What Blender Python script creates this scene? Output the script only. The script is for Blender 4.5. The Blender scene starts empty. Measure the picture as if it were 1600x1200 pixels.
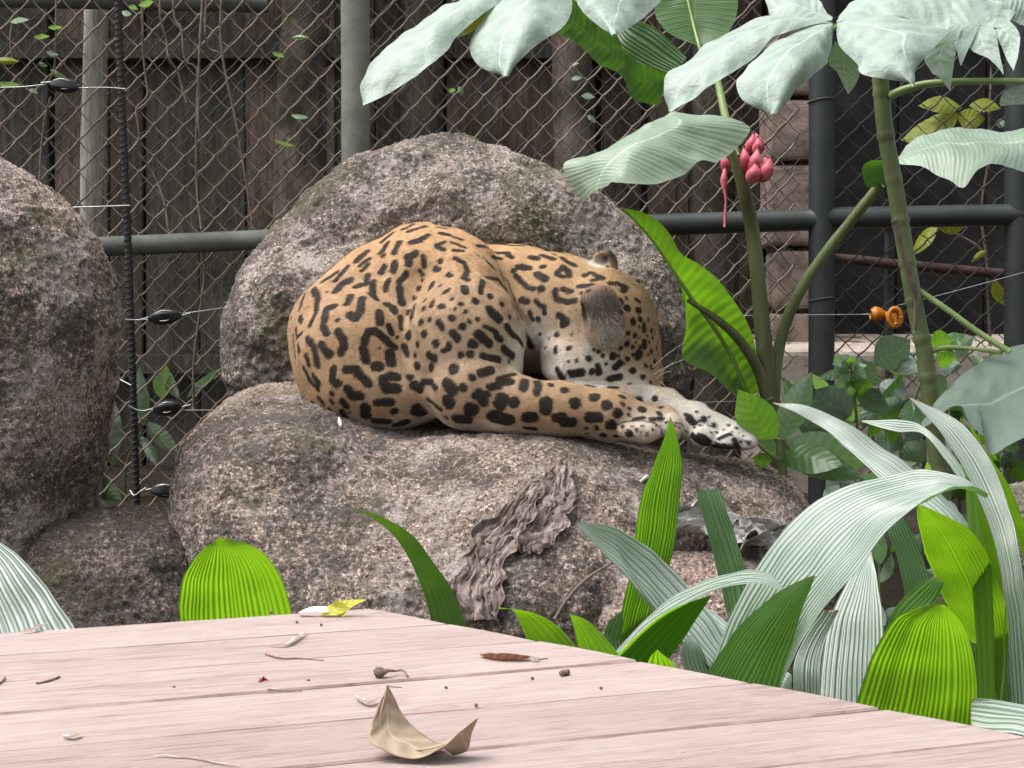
import bpy, math, random
import numpy as np
from mathutils import Vector, Matrix
from mathutils.bvhtree import BVHTree

random.seed(7); RNG = np.random.default_rng(11)
scn = bpy.context.scene
COL = scn.collection

# ------------------------------------------------------------------ camera
F = 2433.0                       # focal length in photograph pixels (1600 wide)
CAMZ = 1.30
PITCH = math.atan2(100.0, F)     # horizon sits 100 px above the centre
cam_d = bpy.data.cameras.new('camera'); cam = bpy.data.objects.new('camera', cam_d); COL.objects.link(cam)
cam_d.sensor_width = 36.0; cam_d.lens = 36.0 * F / 1600.0
cam_d.clip_start = 0.02; cam_d.clip_end = 600.0
cam.location = (0, 0, CAMZ); cam.rotation_euler = (math.pi / 2 - PITCH, 0, 0)
scn.camera = cam
# ------------------------------------------------------------------ light: bright overcast, softened sun high over the viewer's left shoulder
SUN_EL, SUN_AZ = math.radians(64), math.radians(-100)   # azimuth from +Y towards +X
w = bpy.data.worlds.new('World'); scn.world = w; w.use_nodes = True
nt = w.node_tree; bg = nt.nodes['Background']
sky = nt.nodes.new('ShaderNodeTexSky'); sky.sky_type = 'NISHITA'; sky.sun_disc = False
sky.sun_elevation = SUN_EL; sky.sun_rotation = SUN_AZ
sky.air_density = 1.0; sky.dust_density = 6.0; sky.ozone_density = 1.0
hs = nt.nodes.new('ShaderNodeHueSaturation'); hs.inputs['Saturation'].default_value = 0.22
nt.links.new(sky.outputs[0], hs.inputs['Color']); nt.links.new(hs.outputs[0], bg.inputs[0])
bg.inputs[1].default_value = 0.15
sl = bpy.data.lights.new('sun', 'SUN'); sl.energy = 1.35; sl.angle = math.radians(40); sl.color = (1.0, 0.965, 0.91)
so = bpy.data.objects.new('sun', sl); COL.objects.link(so)
sd = Vector((math.sin(SUN_AZ) * math.cos(SUN_EL), math.cos(SUN_AZ) * math.cos(SUN_EL), math.sin(SUN_EL)))
so.rotation_euler = sd.to_track_quat('Z', 'Y').to_euler(); so.location = (0, 4, 8)
vs = scn.view_settings; vs.view_transform = 'Standard'; vs.look = 'None'; vs.exposure = 0.95; vs.gamma = 1.0; vs.use_curve_mapping = False
try:
    scn.cycles.max_bounces = 6; scn.cycles.transparent_max_bounces = 6
except Exception: pass

# ------------------------------------------------------------------ helpers
CP, SP = math.cos(PITCH), math.sin(PITCH)
def P(px, py, Y):
    """world point that stands Y metres ahead of the camera's foot on the ray through a photograph pixel"""
    a, b = (px - 800) / F, -(py - 600) / F
    d = np.array([a, CP + b * SP, b * CP - SP])
    return np.array([0, 0, CAMZ]) + d * (Y / d[1])
def px2m(n, Y): return n * Y / F

def hash3(ix, iy, iz, seed):
    h = (ix * 374761393 + iy * 668265263 + iz * 2147483647 + seed * 1274126177) & 0xffffffff
    h = ((h ^ (h >> 13)) * 1274126177) & 0xffffffff
    h = ((h ^ (h >> 16)) * 2246822519) & 0xffffffff
    return ((h ^ (h >> 15)) & 0xffffff) / float(0xffffff)
def vnoise(p, seed=0):
    p = np.asarray(p, dtype=np.float64); i = np.floor(p).astype(np.int64); f = p - i; u = f * f * (3 - 2 * f)
    out = 0
    for dx in (0, 1):
        wx = u[..., 0] if dx else 1 - u[..., 0]
        for dy in (0, 1):
            wy = u[..., 1] if dy else 1 - u[..., 1]
            for dz in (0, 1):
                wz = u[..., 2] if dz else 1 - u[..., 2]
                out = out + wx * wy * wz * hash3(i[..., 0] + dx, i[..., 1] + dy, i[..., 2] + dz, seed)
    return out * 2 - 1
def fbm(p, oct=4, seed=0, gain=0.5):
    p = np.asarray(p, float); a, s, o = 1.0, 0.0, 0
    for k in range(oct):
        o = o + a * vnoise(p * (2.03 ** k) + 17.3 * k, seed + k); s += a; a *= gain
    return o / s

def link(o, parent=None):
    COL.objects.link(o)
    if parent is not None: o.parent = parent
    return o
def tag(o, label=None, cat=None, group=None, kind=None):
    if label: o['label'] = label
    if cat: o['category'] = cat
    if group: o['group'] = group
    if kind: o['kind'] = kind
    return o
def thing(name, label, cat, loc=(0, 0, 0), group=None):
    o = bpy.data.objects.new(name, None); o.empty_display_size = 0.05; o.location = tuple(loc)
    link(o); tag(o, label, cat, group); return o
def make_mesh(name, V, faces, smooth=True, uv=None, col=None):
    V = np.asarray(V, float); me = bpy.data.meshes.new(name)
    me.from_pydata(V.tolist(), [], faces if isinstance(faces, list) else faces.tolist())
    if smooth: me.polygons.foreach_set('use_smooth', [True] * len(me.polygons))
    if uv is not None:
        l = me.uv_layers.new(name='UVMap'); idx = np.empty(len(me.loops), np.int32); me.loops.foreach_get('vertex_index', idx)
        l.data.foreach_set('uv', np.asarray(uv, np.float32)[idx].ravel())
    if col is not None:
        a = me.color_attributes.new('Col', 'FLOAT_COLOR', 'POINT')
        c = np.ones((len(V), 4), np.float32); c[:, :3] = col; a.data.foreach_set('color', c.ravel())
    me.update(); return me
def obj(name, me, mat, parent=None, loc=None):
    """world-space mesh -> object; under a thing it is moved so that its origin is the thing's"""
    if mat is not None and len(me.materials) == 0: me.materials.append(mat)
    o = bpy.data.objects.new(name, me)
    if loc is not None: o.location = tuple(loc)
    elif parent is not None:
        off = Vector((0, 0, 0)); q = parent
        while q is not None: off += q.location; q = q.parent
        o.location = -off
    else:
        # origin at the thing's base
        n = len(me.vertices); c = np.empty(n * 3); me.vertices.foreach_get('co', c); c = c.reshape(-1, 3)
        b = np.array([(c[:, 0].min() + c[:, 0].max()) / 2, (c[:, 1].min() + c[:, 1].max()) / 2, c[:, 2].min()])
        me.vertices.foreach_set('co', (c - b).ravel()); me.update(); o.location = tuple(b)
    return link(o, parent)
def apply_mods(me, mods):
    o = bpy.data.objects.new('tmp', me); COL.objects.link(o)
    for t, kw in mods:
        m = o.modifiers.new(t, t)
        for k, v in kw.items(): setattr(m, k, v)
    dg = bpy.context.evaluated_depsgraph_get(); dg.update()
    r = bpy.data.meshes.new_from_object(o.evaluated_get(dg)); bpy.data.objects.remove(o)
    r.polygons.foreach_set('use_smooth', [True] * len(r.polygons)); return r
def get_co(me):
    c = np.empty(len(me.vertices) * 3); me.vertices.foreach_get('co', c); return c.reshape(-1, 3)
def get_no(me):
    c = np.empty(len(me.vertices) * 3); me.vertices.foreach_get('normal', c); return c.reshape(-1, 3)
def set_co(me, c): me.vertices.foreach_set('co', np.asarray(c, float).ravel()); me.update()
def set_col(me, c3):
    a = me.color_attributes.new('Col', 'FLOAT_COLOR', 'POINT'); c = np.ones((len(me.vertices), 4), np.float32); c[:, :3] = c3
    a.data.foreach_set('color', c.ravel())

# signed distance pieces (open float32 grids, broadcast) ----------------------------------
def grid_pts(lo, hi, h):
    ax = [np.arange(lo[i], hi[i] + h, h).astype(np.float32) for i in range(3)]
    return ax[0][:, None, None], ax[1][None, :, None], ax[2][None, None, :]
def f32(*v): return [np.float32(x) for x in v]
def sd_ell(G, c, r, rotz=0.0, tilt=0.0):
    c = f32(*c); r = f32(*r); X, Y, Z = G[0] - c[0], G[1] - c[1], G[2] - c[2]
    if tilt:
        ca, sa = f32(math.cos(tilt), math.sin(tilt)); X, Z = X * ca + Z * sa, Z * ca - X * sa
        k0 = (X / r[0]) ** 2 + (Z / r[2]) ** 2 + (Y / r[1]) ** 2; k1 = (X / r[0] ** 2) ** 2 + (Z / r[2] ** 2) ** 2 + (Y / r[1] ** 2) ** 2
    else:
        k0 = ((X / r[0]) ** 2 + (Y / r[1]) ** 2) + (Z / r[2]) ** 2; k1 = ((X / r[0] ** 2) ** 2 + (Y / r[1] ** 2) ** 2) + (Z / r[2] ** 2) ** 2
    k0 = np.sqrt(k0); return k0 * (k0 - np.float32(1)) / np.maximum(np.sqrt(k1), np.float32(1e-6))
def sd_super(G, c, r, p=3.0):
    c = f32(*c); rr = f32(*r); q = [np.abs(G[i] - c[i]) / rr[i] for i in range(3)]
    k = ((q[0] ** np.float32(p) + q[1] ** np.float32(p)) + q[2] ** np.float32(p)) ** np.float32(1 / p); return (k - np.float32(1)) * np.float32(min(r))
def sd_cap(G, a, b, ra, rb):
    a = f32(*a); b = f32(*b); ab = [b[i] - a[i] for i in range(3)]; X = [G[i] - a[i] for i in range(3)]; L = np.float32(sum(v * v for v in ab))
    t = np.clip(((X[0] * (ab[0] / L) + X[1] * (ab[1] / L)) + X[2] * (ab[2] / L)), 0, 1).astype(np.float32)
    d = (X[0] - t * ab[0]) ** 2; d += (X[1] - t * ab[1]) ** 2; d += (X[2] - t * ab[2]) ** 2
    return np.sqrt(d) - (np.float32(ra) + np.float32(rb - ra) * t)
def smin(a, b, k):
    k = np.float32(k); h = np.maximum(k - np.abs(a - b), 0) / k; return np.minimum(a, b) - h * h * k * np.float32(0.25)
def smax(a, b, k): return -smin(-a, -b, k)
def vert_normals(V, Q):
    n = np.cross(V[Q[:, 2]] - V[Q[:, 0]], V[Q[:, 3]] - V[Q[:, 1]]); N = np.zeros_like(V)
    for k in range(3):
        s = 0
        for j in range(4): s = s + np.bincount(Q[:, j], n[:, k], len(V))
        N[:, k] = s
    return N / np.maximum(np.linalg.norm(N, axis=1, keepdims=True), 1e-12)
def catmull(V, Q):
    """one Catmull-Clark step on a closed quad mesh"""
    nv = len(V); fp = V[Q].mean(1)
    e = np.stack([Q, np.roll(Q, -1, 1)], -1).reshape(-1, 2); es = np.sort(e, 1); key = es[:, 0] * nv + es[:, 1]
    uk, inv = np.unique(key, return_inverse=True); E = np.stack([uk // nv, uk % nv], 1); ne = len(E)
    fi = np.repeat(np.arange(len(Q)), 4); cnt = np.bincount(inv, minlength=ne)
    fs = np.stack([np.bincount(inv, fp[fi, k], ne) for k in range(3)], 1) / cnt[:, None]
    em = V[E].mean(1); ep = (em + fs) / 2
    val = np.bincount(E.ravel(), minlength=nv).astype(float)
    R = np.stack([np.bincount(E.ravel(), np.repeat(em[:, k], 2), nv) for k in range(3)], 1) / val[:, None]
    vc = np.bincount(Q.ravel(), minlength=nv)
    Fm = np.stack([np.bincount(Q.ravel(), np.repeat(fp[:, k], 4), nv) for k in range(3)], 1) / np.maximum(vc, 1)[:, None]
    nV = (Fm + 2 * R + (val - 3)[:, None] * V) / val[:, None]
    ei = inv.reshape(-1, 4) + nv; fo = np.arange(len(Q)) + nv + ne
    nQ = np.stack([np.stack([Q[:, j], ei[:, j], fo, ei[:, j - 1]], 1) for j in range(4)], 1).reshape(-1, 4)
    return np.concatenate([nV, ep, fp]), nQ
def quad_mesh(name, V, Q):
    me = bpy.data.meshes.new(name); me.vertices.add(len(V)); me.vertices.foreach_set('co', V.astype(np.float32).ravel())
    me.loops.add(len(Q) * 4); me.loops.foreach_set('vertex_index', Q.astype(np.int32).ravel()); me.polygons.add(len(Q))
    me.polygons.foreach_set('loop_start', np.arange(0, len(Q) * 4, 4, dtype=np.int32)); me.polygons.foreach_set('loop_total', np.full(len(Q), 4, np.int32))
    me.polygons.foreach_set('use_smooth', np.ones(len(Q), bool)); me.update(calc_edges=True); return me
def surface_nets(f, lo, h):
    s = f < 0; nx, ny, nz = f.shape
    c = np.stack([s[dx:nx - 1 + dx, dy:ny - 1 + dy, dz:nz - 1 + dz] for dx in (0, 1) for dy in (0, 1) for dz in (0, 1)], -1)
    n = c.sum(-1); act = (n > 0) & (n < 8); I = np.argwhere(act); idm = -np.ones(act.shape, np.int64); idm[act] = np.arange(len(I))
    acc = np.zeros((len(I), 3)); cnt = np.zeros(len(I)); corners = [(dx, dy, dz) for dx in (0, 1) for dy in (0, 1) for dz in (0, 1)]
    val = [f[I[:, 0] + k[0], I[:, 1] + k[1], I[:, 2] + k[2]] for k in corners]
    for i in range(8):
        for j in range(i + 1, 8):
            d = [abs(corners[i][k] - corners[j][k]) for k in range(3)]
            if sum(d) != 1: continue
            m = (val[i] < 0) != (val[j] < 0)
            t = np.where(m, val[i] / np.where(m, val[i] - val[j], 1), 0)
            p = np.array(corners[i])[None] + t[:, None] * (np.array(corners[j]) - np.array(corners[i]))[None]
            acc[m] += p[m]; cnt[m] += 1
    V = np.asarray(lo)[None] + h * (I + acc / cnt[:, None]); Q = []
    for ax in range(3):
        sl0 = [slice(None)] * 3; sl1 = [slice(None)] * 3; sl0[ax] = slice(0, -1); sl1[ax] = slice(1, None)
        a, b = s[tuple(sl0)], s[tuple(sl1)]; E = np.argwhere(a != b)
        o1, o2 = [(1, 2), (2, 0), (0, 1)][ax]
        E = E[(E[:, o1] > 0) & (E[:, o2] > 0) & (E[:, o1] < f.shape[o1] - 1) & (E[:, o2] < f.shape[o2] - 1)]
        q = []
        for u, v in ((1, 1), (0, 1), (0, 0), (1, 0)):
            e = E.copy(); e[:, o1] -= u; e[:, o2] -= v; q.append(idm[e[:, 0], e[:, 1], e[:, 2]])
        q = np.stack(q, 1); inside = a[E[:, 0], E[:, 1], E[:, 2]]
        q[~inside] = q[~inside][:, ::-1]; Q.append(q)
    return V, np.concatenate(Q)

# curves and sheets ----------------------------------------------------------------------
def resample(pts, n):
    pts = np.asarray(pts, float)
    if len(pts) == 1: return np.repeat(pts, n, 0)
    d = np.r_[0, np.cumsum(np.maximum(np.linalg.norm(np.diff(pts, axis=0), axis=1), 1e-6))]; d /= d[-1]
    t = np.linspace(0, 1, n); k = np.clip(np.searchsorted(d, t, side='right') - 1, 0, len(pts) - 2)
    u = ((t - d[k]) / (d[k + 1] - d[k]))[:, None]
    m = np.zeros_like(pts); m[1:-1] = (pts[2:] - pts[:-2]) / (d[2:] - d[:-2])[:, None]
    m[0] = (pts[1] - pts[0]) / (d[1] - d[0]); m[-1] = (pts[-1] - pts[-2]) / (d[-1] - d[-2])
    L = (d[k + 1] - d[k])[:, None]
    return (2*u**3-3*u**2+1)*pts[k] + (u**3-2*u**2+u)*L*m[k] + (-2*u**3+3*u**2)*pts[k+1] + (u**3-u**2)*L*m[k+1]
def grid_faces(n, m, off=0):
    i = np.arange(n - 1)[:, None] * m + np.arange(m - 1)[None]; i = i.ravel() + off
    return np.stack([i, i + 1, i + m + 1, i + m], 1)
def grid_normals(G):
    du = np.gradient(G, axis=0); dv = np.gradient(G, axis=1); n = np.cross(du, dv)
    l = np.linalg.norm(n, axis=-1, keepdims=True); return n / np.maximum(l, 1e-9)
def tube(pts, radii, n=24, seg=8, cap=True, jitter=0):
    pts = resample(pts, n); radii = np.interp(np.linspace(0, 1, n), np.linspace(0, 1, len(radii)), radii)
    T = np.gradient(pts, axis=0); T /= np.maximum(np.linalg.norm(T, axis=1, keepdims=True), 1e-9)
    up = np.array([0.13, 0.97, 0.2]); up /= np.linalg.norm(up)
    S = np.cross(T, up); S /= np.maximum(np.linalg.norm(S, axis=1, keepdims=True), 1e-9); U = np.cross(S, T)
    a = np.linspace(0, 2 * np.pi, seg, endpoint=False)
    r = radii[:, None] * (1 + (jitter * RNG.normal(size=(n, seg)) if jitter else 0))
    V = pts[:, None] + r[..., None] * (np.cos(a)[None, :, None] * S[:, None] + np.sin(a)[None, :, None] * U[:, None])
    Fc = []
    for i in range(n - 1):
        for j in range(seg):
            k = (j + 1) % seg; Fc.append([i*seg+j, i*seg+k, (i+1)*seg+k, (i+1)*seg+j])
    if cap: Fc.append(list(range(seg))); Fc.append(list(range((n-1)*seg, n*seg))[::-1])
    return V.reshape(-1, 3), Fc
def join(parts):
    V, Fc, o = [], [], 0
    for v, f in parts:
        V.append(np.asarray(v)); Fc += [[i + o for i in q] for q in (f if isinstance(f, list) else f.tolist())]; o += len(v)
    return np.concatenate(V), Fc
def box(lo, hi):
    x0, y0, z0 = lo; x1, y1, z1 = hi
    V = [(x0,y0,z0),(x1,y0,z0),(x1,y1,z0),(x0,y1,z0),(x0,y0,z1),(x1,y0,z1),(x1,y1,z1),(x0,y1,z1)]
    return np.array(V, float), [[0,3,2,1],[4,5,6,7],[0,1,5,4],[1,2,6,5],[2,3,7,6],[3,0,4,7]]
def bevel_mesh(name, V, Fc, wdt=0.003, seg=2):
    import bmesh
    me = make_mesh(name, V, Fc, smooth=False); bm = bmesh.new(); bm.from_mesh(me)
    bmesh.ops.bevel(bm, geom=bm.edges[:], offset=wdt, segments=seg, affect='EDGES', profile=.6, clamp_overlap=True)
    bm.to_mesh(me); bm.free(); return me

# ------------------------------------------------------------------ materials
def srgb(r, g, b):
    f = lambda c: (c/255/12.92) if c/255 <= 0.04045 else ((c/255+0.055)/1.055)**2.4
    return (f(r), f(g), f(b), 1)
def lin(r, g, b): return (r, g, b, 1)
class Mat:
    def __init__(s, name, rough=0.7, spec=0.5):
        s.m = bpy.data.materials.new(name); s.m.use_nodes = True; s.t = s.m.node_tree; s.b = s.t.nodes['Principled BSDF']
        s.b.inputs['Roughness'].default_value = rough; s.b.inputs['Specular IOR Level'].default_value = spec
        s.tc = s.t.nodes.new('ShaderNodeTexCoord'); s.out = s.t.nodes['Material Output']
    def n(s, typ, **kw):
        x = s.t.nodes.new('ShaderNode' + typ)
        for k, v in kw.items():
            if k in x.inputs: x.inputs[k].default_value = v
            else: setattr(x, k, v)
        return x
    def l(s, a, b): s.t.links.new(a, b)
    def co(s, kind='Object', scale=(1, 1, 1)):
        mp = s.n('Mapping'); mp.inputs['Scale'].default_value = scale; s.l(s.tc.outputs[kind], mp.inputs[0]); return mp.outputs[0]
    def noise(s, scale, detail=5, rough=0.6, dist=0.0, vec=None):
        x = s.n('TexNoise'); x.inputs['Scale'].default_value = scale; x.inputs['Detail'].default_value = detail
        x.inputs['Roughness'].default_value = rough; x.inputs['Distortion'].default_value = dist
        s.l(vec if vec is not None else s.co(), x.inputs['Vector']); return x.outputs['Fac']
    def voro(s, scale, vec=None, out='Distance', feature='F1', rnd=1.0):
        x = s.n('TexVoronoi'); x.feature = feature; x.inputs['Scale'].default_value = scale; x.inputs['Randomness'].default_value = rnd
        s.l(vec if vec is not None else s.co(), x.inputs['Vector']); return x.outputs[out]
    def ramp(s, fac, stops):
        x = s.n('ValToRGB'); e = x.color_ramp.elements
        while len(e) < len(stops): e.new(0.5)
        for i, (p, c) in enumerate(stops): e[i].position = p; e[i].color = c if len(c) == 4 else (*c, 1)
        s.l(fac, x.inputs[0]); return x.outputs[0]
    def mix(s, fac, a, b, mode='MIX'):
        x = s.n('MixRGB'); x.blend_type = mode
        for i, v in ((0, fac), (1, a), (2, b)):
            if hasattr(v, 'links') or hasattr(v, 'is_output'): s.l(v, x.inputs[i])
            else: x.inputs[i].default_value = v if not isinstance(v, tuple) or len(v) == 4 else (*v, 1)
        return x.outputs[0]
    def math(s, op, a, b=0.0):
        x = s.n('Math'); x.operation = op
        for i, v in ((0, a), (1, b)):
            if hasattr(v, 'is_output'): s.l(v, x.inputs[i])
            else: x.inputs[i].default_value = v
        return x.outputs[0]
    def color(s, c):
        if hasattr(c, 'is_output'): s.l(c, s.b.inputs['Base Color'])
        else: s.b.inputs['Base Color'].default_value = c
        return s
    def bump(s, h, strength=0.5, dist=0.01, prev=None):
        x = s.n('Bump'); x.inputs['Strength'].default_value = strength; x.inputs['Distance'].default_value = dist
        s.l(h, x.inputs['Height'])
        if prev is not None: s.l(prev, x.inputs['Normal'])
        s.l(x.outputs[0], s.b.inputs['Normal']); return x.outputs[0]

def rock_mat(name, moss=0.35, dark=0.5, pink=(0.42, 0.34, 0.31), crust=0.5, dark_patch=None):
    m = Mat(name, 0.9, 0.25)
    big = m.noise(3.1, 5, 0.6, 0.5); mid = m.noise(12, 7, 0.75, 0.4); sm = m.noise(38, 6, 0.75, 0.5); fine = m.noise(95, 5, 0.75); v2 = m.voro(210)
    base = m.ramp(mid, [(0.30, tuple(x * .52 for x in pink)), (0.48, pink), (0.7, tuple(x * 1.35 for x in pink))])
    # feldspar / quartz / mica grains
    cell = m.voro(150, out='Color'); sep = m.n('SeparateColor'); m.l(cell, sep.inputs[0])
    grain = m.ramp(sep.outputs[0], [(0.0, (0.16, 0.15, 0.14)), (0.30, (0.44, 0.43, 0.42)), (0.62, (0.56, 0.54, 0.53)), (0.90, (0.78, 0.76, 0.75)), (1.0, (0.98, 0.97, 0.97))])
    base = m.mix(0.8, base, grain, 'OVERLAY')
    gn = m.noise(130, 3, 0.7, 0.3)
    base = m.mix(1.0, base, m.ramp(gn, [(0.34, (.30, .29, .27)), (0.47, (.85, .84, .83)), (0.56, (1.08, 1.07, 1.06)), (0.66, (1.75, 1.72, 1.7))]), 'MULTIPLY')
    # pale crust in broken patches
    cr = m.math('ADD', m.math('MULTIPLY', m.noise(6.5, 5, .65, .6), .55), m.math('ADD', m.math('MULTIPLY', sm, .55), m.math('MULTIPLY', fine, .25)))
    cr = m.ramp(cr, [(0.74 - 0.14 * crust, (0, 0, 0)), (0.83 - 0.14 * crust, (1, 1, 1))])
    base = m.mix(m.math('MULTIPLY', cr, 0.72), base, (0.64, 0.56, 0.53, 1))
    # black crust of lichen in clumps
    cl = m.math('ADD', m.math('MULTIPLY', big, 0.5), m.math('ADD', m.math('MULTIPLY', fine, 0.45), m.math('ADD', m.math('MULTIPLY', mid, .4), m.math('MULTIPLY', sm, 0.55))))
    if dark_patch is not None:   # one big soft-edged patch with extra dark cover
        vm = m.n('VectorMath'); vm.operation = 'DISTANCE'; m.l(m.tc.outputs['Object'], vm.inputs[0]); vm.inputs[1].default_value = tuple(dark_patch[:3])
        cl = m.math('ADD', cl, m.math('MULTIPLY', m.ramp(vm.outputs['Value'], [(dark_patch[3] * .45, (1, 1, 1)), (dark_patch[3], (0, 0, 0))]), .22))
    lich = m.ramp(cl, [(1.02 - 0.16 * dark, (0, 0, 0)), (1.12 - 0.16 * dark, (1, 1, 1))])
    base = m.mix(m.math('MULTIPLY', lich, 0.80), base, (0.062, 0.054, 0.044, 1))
    # olive moss
    mo = m.math('ADD', m.math('MULTIPLY', m.noise(4.2, 4, 0.55, 0.6), 0.9), m.math('MULTIPLY', sm, 0.35))
    mo = m.ramp(mo, [(0.74 - 0.16 * moss, (0, 0, 0)), (0.86 - 0.12 * moss, (1, 1, 1))])
    base = m.mix(m.math('MULTIPLY', mo, 0.62), base, (0.13, 0.125, 0.055, 1))
    m.color(base)
    h = m.math('ADD', m.math('ADD', m.math('MULTIPLY', gn, .55), m.math('MULTIPLY', fine, 0.6)), m.math('ADD', m.math('MULTIPLY', sm, 1.0), m.math('MULTIPLY', mid, 1.0)))
    b1 = m.bump(h, 1.0, 0.022); m.bump(v2, 0.5, 0.004, b1)
    return m.m

def leaf_mat(name, base, trans, rough=0.38, spec=0.6, tfac=0.5, stripe=0, stripe_col=None, lateral=False, wax=None, wax_amt=0.0, vary=0.35, samt=0.5, tip=0.0, crinkle=0.0):
    """leaf: glossy skin over a body that lets light through; veins follow the leaf's own UVs"""
    m = Mat(name, rough, spec)
    nz = m.noise(9, 5, 0.6); n2 = m.noise(60, 4, 0.6)
    c = m.mix(m.math('MULTIPLY', nz, vary), base, tuple(x * 0.45 for x in base[:3]))
    t = m.mix(m.math('MULTIPLY', nz, 0.5), trans, tuple(x * y for x, y in zip(trans[:3], (0.55, 0.68, 0.5))))
    if stripe:
        sx = m.n('SeparateXYZ'); m.l(m.tc.outputs['UV'], sx.inputs[0])
        arg = m.math('MULTIPLY', sx.outputs[0 if not lateral else 1], stripe * 6.283)
        if lateral: arg = m.math('ADD', arg, m.math('MULTIPLY', m.math('ABSOLUTE', m.math('SUBTRACT', sx.outputs[0], .5)), -14.0))
        wv = m.math('SINE', m.math('ADD', arg, m.math('MULTIPLY', nz, 2.0)))
        wv = m.math('MULTIPLY', m.math('ADD', wv, 1.0), 0.5)
        if lateral:
            mid = m.ramp(m.math('ABSOLUTE', m.math('SUBTRACT', sx.outputs[0], .5)), [(.006, (1, 1, 1)), (.02, (0, 0, 0))])
        c = m.mix(m.math('MULTIPLY', wv, samt), c, stripe_col or tuple(x * 1.9 for x in base[:3]))
        t = m.mix(m.math('MULTIPLY', wv, 0.35), t, tuple(min(1, x * 1.45) for x in trans[:3]))
    if wax:
        wf = m.ramp(m.noise(5, 5, 0.65), [(0.25, (0.4, 0.4, 0.4)), (0.6, (1, 1, 1))])
        c = m.mix(m.math('MULTIPLY', wf, wax_amt), c, wax)
    if stripe and lateral: c = m.mix(m.math('MULTIPLY', mid, .55), c, tuple(min(.8, x * 1.25 + .08) for x in (wax or stripe_col or base)[:3]))
    # blemishes
    bl = m.ramp(m.noise(26, 5, 0.7), [(0.70, (0, 0, 0)), (0.77, (1, 1, 1))])
    c = m.mix(m.math('MULTIPLY', bl, 0.35), c, (0.16, 0.14, 0.05, 1))
    if tip:   # dry tips
        sy = m.n('SeparateXYZ'); m.l(m.tc.outputs['UV'], sy.inputs[0])
        tv = m.math('ADD', sy.outputs[1], m.math('MULTIPLY', m.math('SUBTRACT', n2, .5), .10)); tf = m.math('MULTIPLY', m.ramp(tv, [(.965, (0, 0, 0)), (.995, (1, 1, 1))]), tip)
        c = m.mix(tf, c, (.30, .22, .09, 1)); t = m.mix(tf, t, (.30, .20, .06, 1))
    m.color(c); bmp = m.bump(n2, 0.18, 0.004)
    if crinkle: bmp = m.bump(m.noise(34, 5, .6, .4), crinkle, .012, bmp)
    if stripe: bmp = m.bump(wv, .22 if lateral else .35, .004 if lateral else .003, bmp)
    tr = m.n('BsdfTranslucent'); m.l(t, tr.inputs[0]); m.l(bmp, tr.inputs['Normal'])
    ms = m.n('MixShader'); ms.inputs[0].default_value = tfac; m.l(m.b.outputs[0], ms.inputs[1]); m.l(tr.outputs[0], ms.inputs[2])
    m.l(ms.outputs[0], m.out.inputs['Surface']); return m.m
def plain_mat(name, c, rough=0.7, var=0.4, scale=30, bump=0.3, spec=0.4, metal=0.0, c2=None, stretch=(1, 1, 1)):
    m = Mat(name, rough, spec); v = m.co('Object', stretch); nz = m.noise(scale, 6, 0.65, vec=v)
    f = m.ramp(nz, [(0.35, (0, 0, 0)), (0.65, (1, 1, 1))])
    m.color(m.mix(f, c, c2 or tuple(x * (1 - var) for x in c[:3]))); m.b.inputs['Metallic'].default_value = metal
    if bump: m.bump(nz, bump, 0.004)
    return m.m
# ================================================================== SETTING
def smooth01(t): t = np.clip(t, 0, 1); return t * t * (3 - 2 * t)
def ground_z(x, y):
    z = 0.25 + 0.37 * smooth01((y - 2.4) / 2.9)
    p = np.stack([x * 1.6, y * 1.6, x * 0 + 0.5], -1)
    return z + 0.03 * fbm(p, 4, 5)
gx = np.concatenate([np.linspace(-150, -5, 16), np.linspace(-4.8, 4.8, 150), np.linspace(5, 150, 16)])
gy = np.concatenate([np.linspace(-60, 0, 10), np.linspace(0.2, 9, 140), np.linspace(9.5, 300, 24)])
GX, GY = np.meshgrid(gx, gy, indexing='ij')
GV = np.stack([GX, GY, ground_z(GX, GY)], -1)
m = Mat('soil', 0.95, 0.2)
sc = m.ramp(m.noise(7, 8, 0.7), [(0.3, (0.020, 0.015, 0.011)), (0.55, (0.05, 0.037, 0.028)), (0.75, (0.10, 0.075, 0.058))])
m.color(m.mix(m.math('MULTIPLY', m.ramp(m.voro(38), [(0.0, (1, 1, 1)), (0.25, (0, 0, 0))]), 0.5), sc, (0.13, 0.085, 0.05, 1)))
m.bump(m.noise(40, 8, 0.75), 0.9, 0.03)
MAT_SOIL = m.m
g = obj('ground', make_mesh('ground', GV.reshape(-1, 3), grid_faces(len(gx), len(gy))), MAT_SOIL, loc=(0, 0, 0)); tag(g, kind='structure')

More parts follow.
